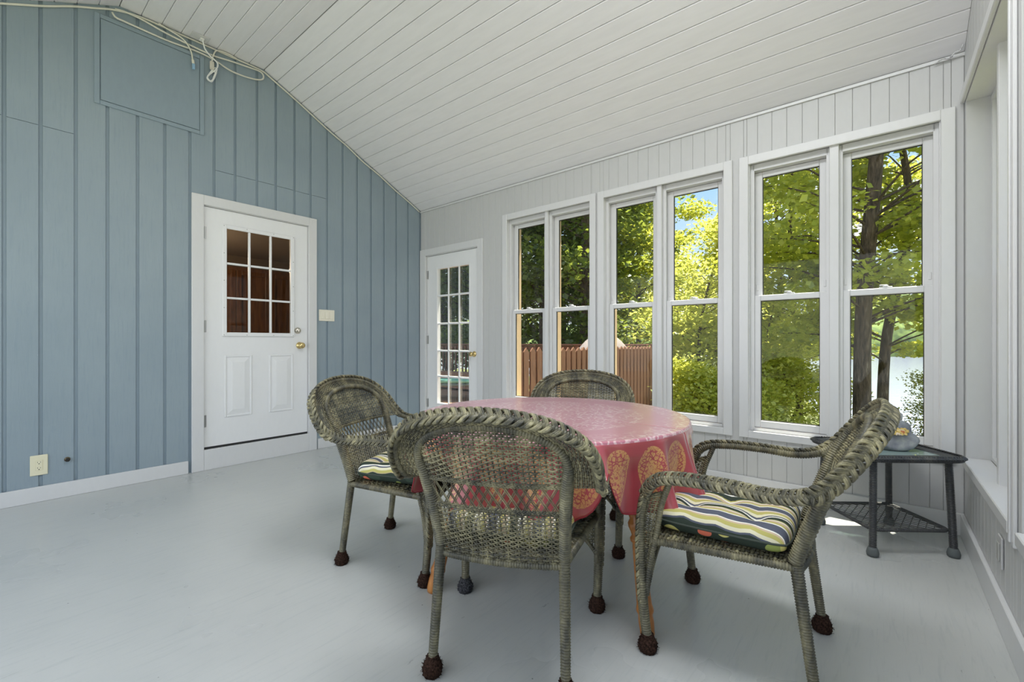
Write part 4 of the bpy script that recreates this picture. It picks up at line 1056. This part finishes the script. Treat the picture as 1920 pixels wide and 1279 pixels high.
# ------------------------------------------------------------------ ground, lake, far shore
def ground_z(x, y):
    y = np.asarray(y, float); x = np.asarray(x, float)
    side = np.clip((x + 2) / 6, 0, 1)
    return -1.0 - np.clip(y - 1, 0, 40) * (.06 + .16 * side) - .35 * np.sin(x * .7) * np.sin(y * .45) * np.clip(y / 8, 0, 1)
gx, gy = np.meshgrid(np.linspace(-60, 45, 90), np.linspace(-12, 46, 60), indexing='ij')
gz = ground_z(gx, gy); gz = np.where(gy < .3, -1.0, gz)
GR = Mat('leaf litter and grass', rough=.9); n_ = GR.noise(GR.coord((1, 1, 1)), 1.6, 6); GR.color(GR.ramp(n_, [(.35, srgb(86, 82, 50)), (.6, srgb(112, 122, 60))])); GR.bump(n_, .5, .1)
gd = MB().grid(np.stack([gx, gy, gz], -1)).build('ground', GR.m, None, True, 'structure')
LK = Mat('lake water', srgb(150, 154, 178), .12); n_ = LK.noise(LK.coord((1, .5, 1)), 1.1, 6, .65); LK.bump(n_, .35, .12)
lk = MB().box(-420, 420, 18, 900, -9, -6.4).build('lake', LK.m, None, False, 'structure')
HL = Mat('distant forest green', rough=.95); n_ = HL.noise(HL.coord((1, 1, 1)), .25, 6); HL.color(HL.ramp(n_, [(.35, srgb(58, 78, 42)), (.65, srgb(122, 142, 70))]))
hx = np.linspace(-420, 420, 260); rows = []
for k, (yy, hh) in enumerate(((300, -6.6), (303, 2), (312, 7), (340, 13), (400, 22), (470, 24))):
    rows.append(np.stack([hx, yy + 12 * np.sin(hx * .013) + rng.normal(0, 1.2, 260), (hh + 6.6) * (1 + .35 * np.sin(hx * .011 + 1) + .15 * np.sin(hx * .041)) - 6.6 + (rng.normal(0, 1.1, 260) if k else 0)], 1))
MB().grid(np.array(rows)).build('far_shore', HL.m, None, True, 'structure')

# ------------------------------------------------------------------ trees
def m_leaf(name, a, b, tr):
    m = bpy.data.materials.new(name); m.use_nodes = True; nt = m.node_tree; nt.nodes.clear(); l = nt.links.new
    o = _n(nt, 'ShaderNodeOutputMaterial'); d = _n(nt, 'ShaderNodeBsdfDiffuse'); t = _n(nt, 'ShaderNodeBsdfTranslucent'); g = _n(nt, 'ShaderNodeBsdfGlossy'); g.inputs['Roughness'].default_value = .4
    ge = _n(nt, 'ShaderNodeNewGeometry'); r = _n(nt, 'ShaderNodeValToRGB'); r.color_ramp.elements[0].color = a; r.color_ramp.elements[1].color = b
    l(ge.outputs['Random Per Island'], r.inputs[0]); l(r.outputs[0], d.inputs[0])
    mm = _n(nt, 'ShaderNodeMix', data_type='RGBA'); mm.inputs['Factor'].default_value = .5; mm.inputs['B'].default_value = tr; l(r.outputs[0], mm.inputs['A']); l(mm.outputs['Result'], t.inputs[0])
    x = _n(nt, 'ShaderNodeMixShader'); x.inputs[0].default_value = .58; y = _n(nt, 'ShaderNodeMixShader'); y.inputs[0].default_value = .06
    l(d.outputs[0], x.inputs[1]); l(t.outputs[0], x.inputs[2]); l(x.outputs[0], y.inputs[1]); l(g.outputs[0], y.inputs[2]); l(y.outputs[0], o.inputs[0]); return m
LEAF_A = m_leaf('sunny maple leaf', srgb(116, 140, 42), srgb(200, 206, 84), (.92, .86, .13, 1))
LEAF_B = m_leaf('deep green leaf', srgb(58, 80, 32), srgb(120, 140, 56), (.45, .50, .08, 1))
LEAF_C = m_leaf('pale sunny shrub leaf', srgb(140, 160, 54), srgb(222, 222, 112), (.95, .9, .2, 1))  # leaf colour lightened so shaded shrubs look sunlit
NEEDLE = m_leaf('yellow green needle', srgb(96, 112, 38), srgb(176, 176, 78), (.5, .5, .08, 1))
BARK = Mat('grey brown bark', rough=.9); n_ = BARK.noise(BARK.coord((3, 3, .6)), 7, 6, .65); BARK.color(BARK.ramp(n_, [(.35, srgb(52, 42, 36)), (.6, srgb(104, 88, 74)), (.75, srgb(150, 138, 124))])); BARK.bump(n_, .6, .03)
def leaves(centres, radii, n, size, r_):
    """n leaves spread over flattened clusters"""
    k = r_.integers(0, len(centres), n); d = r_.normal(0, 1, (n, 3)); d /= np.linalg.norm(d, axis=1)[:, None]; q = r_.random(n) ** .45
    P = centres[k] + d * q[:, None] * radii[k]
    N = r_.normal(0, .55, (n, 3)) + np.array([0, 0, 1.0]); N /= np.linalg.norm(N, axis=1)[:, None]
    A = np.cross(N, r_.normal(0, 1, (n, 3))); A /= np.linalg.norm(A, axis=1)[:, None]; B = np.cross(N, A)
    s = size * r_.uniform(.6, 1.25, n)[:, None]
    V = np.stack([P - A * s * .55, P - A * s * .05 + B * s * .45 - N * s * .08, P + A * s * .6, P - A * s * .05 - B * s * .45 - N * s * .08], 1).reshape(-1, 3)
    return V, np.arange(4 * n).reshape(n, 4)
def make_tree(seed, H, crown0, rad, trunk, nleaf, mat, lean=.25, size=.13, flat=.45, clusters=70, conif=False):
    r_ = np.random.default_rng(seed); t = empty('tree')
    P = spline([(0, 0, -.4), (lean * r_.normal() * .5, lean * r_.normal() * .5, H * .3), (lean * r_.normal(), lean * r_.normal(), H * .6), (lean * r_.normal() * 1.5, lean * r_.normal() * 1.5, H)], .4)
    tm = MB(); tm.tube(P, np.interp(P[:, 2], [0, H * .5, H], [trunk, trunk * .7, .02]), 10); 
    C = []; Rr = []
    for k in range(clusters):
        z = crown0 + (H - crown0) * r_.random() ** .9; f = (z - crown0) / (H - crown0)
        prof = rad * (1 - f) if conif else rad * math.sqrt(max(.05, 1 - (2 * (f - .42)) ** 2 * .8)); a = r_.uniform(0, 2 * PI); q = prof * math.sqrt(r_.uniform(.08, 1))
        base = np.array([np.interp(z - .25 * q, P[:, 2], P[:, i]) for i in range(3)]); tip = np.array([base[0] + q * math.cos(a), base[1] + q * math.sin(a), z])
        if conif: tip[2] = z - .2 * q
        mid = (base + tip) / 2 + np.array([0, 0, .1 * q])
        tm.tube(spline([base, mid, tip], max(.15, q / 4)), np.linspace(trunk * .17, .006, len(spline([base, mid, tip], max(.15, q / 4)))), 5, cap=False)
        C.append(tip * .75 + mid * .25); s = r_.uniform(.5, .95); Rr.append((s, s, s * flat))
    V, Q = leaves(np.array(C), np.array(Rr), nleaf, size, r_)
    tm.build('trunk', BARK.m, t, True)
    MB().quads(V, Q).build('foliage', mat, t, False, 'stuff'); return t
cx_, cy_, cyaw = 4.3767, -3.5098, R(39.6915)
def at(u, D):
    """ground position seen at picture column u at depth D"""
    a = (u - 960) / 833.94; return cx_ + D * (-math.sin(cyaw) + a * math.cos(cyaw)), cy_ + D * (math.cos(cyaw) + a * math.sin(cyaw))
TP = {
    'tall': make_tree(1, 13, 3.3, 2.9, .17, 22000, LEAF_A, .3, .115, .38, 90),
    'tall2': make_tree(2, 12, 3.6, 2.6, .12, 20000, LEAF_A, .18, .115, .38, 85),
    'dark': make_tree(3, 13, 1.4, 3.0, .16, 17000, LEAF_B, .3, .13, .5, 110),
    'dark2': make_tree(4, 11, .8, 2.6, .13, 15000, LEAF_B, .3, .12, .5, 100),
    'young': make_tree(5, 6.0, .5, 1.8, .06, 15000, LEAF_C, .3, .10, .5, 70),
    'shrub': make_tree(6, 3.4, .2, 1.7, .05, 12000, LEAF_C, .15, .09, .6, 60),
    'conifer': make_tree(7, 6.5, .4, 1.7, .08, 11000, NEEDLE, .05, .07, .22, 120, True)}
used = set()
def tree(kind, u, D, rz, label, zoff=0, sc=1.0, group=None):
    x, y = at(u, D)
    if kind in used: o = copy_tree(TP[kind])
    else: o = TP[kind]; used.add(kind)
    o.name = {'conifer': 'conifer', 'shrub': 'shrub'}.get(kind, 'maple_tree' if kind in ('tall', 'tall2', 'young') else 'shade_tree')
    z = -.6 if y < 4.9 and x < 1.1 else float(ground_z(x, y))
    o.location = (x, y, z + zoff); o.rotation_euler = (0, 0, rz); o.scale = (sc,) * 3
    tag(o, label, 'shrub' if kind == 'shrub' else 'tree', group); return o
tree('tall', 1618, 8.6, .4, 'tall maple with the thickest dark trunk outside the rightmost window')
tree('tall2', 1655, 9.8, 2.0, 'slimmer leaning maple just right of the thick trunk outside the rightmost window')
tree('tall2', 1500, 13.5, 4.1, 'slender maple whose thin trunk shows in the window left of the thick-trunked maple', 0, .95)
tree('young', 1440, 12, 1.2, 'young yellow-green maple filling the lower left of the right window pair', 0, .75)
tree('conifer', 1745, 9.5, 0, 'small yellow-green conifer at the right edge of the rightmost window', -.5, .62)
tree('tall', 1468, 18, 3.3, 'maple crown at the right of the blue sky gap', 0, .95)
tree('young', 1322, 11, .3, 'leafy young maple filling the window right of the picket fence')
tree('shrub', 1322, 8.6, 2.2, 'low sunny shrub below the window right of the picket fence', -.1, .75)
tree('shrub', 1392, 9.4, 1.0, 'low shrub between the middle and right window pairs', -.3, .8)
tree('shrub', 1470, 10.5, 3.0, 'bright shrub at the foot of the slender maple', .2, .8)
tree('tall', 1128, 14.5, 5.0, 'bright maple behind the end post of the picket fence', .5)
tree('tall2', 1196, 17, .7, 'maple at the left of the blue sky gap', 0, .95)
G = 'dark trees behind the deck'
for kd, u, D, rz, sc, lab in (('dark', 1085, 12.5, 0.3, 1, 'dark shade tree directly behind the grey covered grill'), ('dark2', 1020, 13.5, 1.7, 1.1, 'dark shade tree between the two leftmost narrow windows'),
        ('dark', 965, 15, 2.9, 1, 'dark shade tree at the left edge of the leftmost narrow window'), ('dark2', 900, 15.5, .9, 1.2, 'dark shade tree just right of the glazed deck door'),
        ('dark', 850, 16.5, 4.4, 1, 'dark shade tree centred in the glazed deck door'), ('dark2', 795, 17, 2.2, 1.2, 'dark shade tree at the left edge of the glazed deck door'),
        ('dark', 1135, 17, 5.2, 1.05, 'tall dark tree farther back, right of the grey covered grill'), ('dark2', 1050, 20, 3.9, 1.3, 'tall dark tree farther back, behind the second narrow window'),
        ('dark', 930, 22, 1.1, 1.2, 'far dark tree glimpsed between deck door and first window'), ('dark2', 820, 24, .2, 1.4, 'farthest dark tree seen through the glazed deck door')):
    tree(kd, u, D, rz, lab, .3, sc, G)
G2 = 'far trees on the slope'
for kd, u, D, rz, sc, lab in (('young', 1225, 20, 1, 1.3, 'far sunlit maple above the end post of the picket fence'), ('young', 1280, 21, 2.4, 1.0, 'far sunlit maple under the left half of the sky gap'), ('young', 1335, 22, 4, 1.0, 'far sunlit maple under the right half of the sky gap'), ('young', 1410, 19, 1.9, 1.2, 'far sunlit maple between middle and right window pairs')):
    tree(kd, u, D, rz, lab, 0, sc, G2)
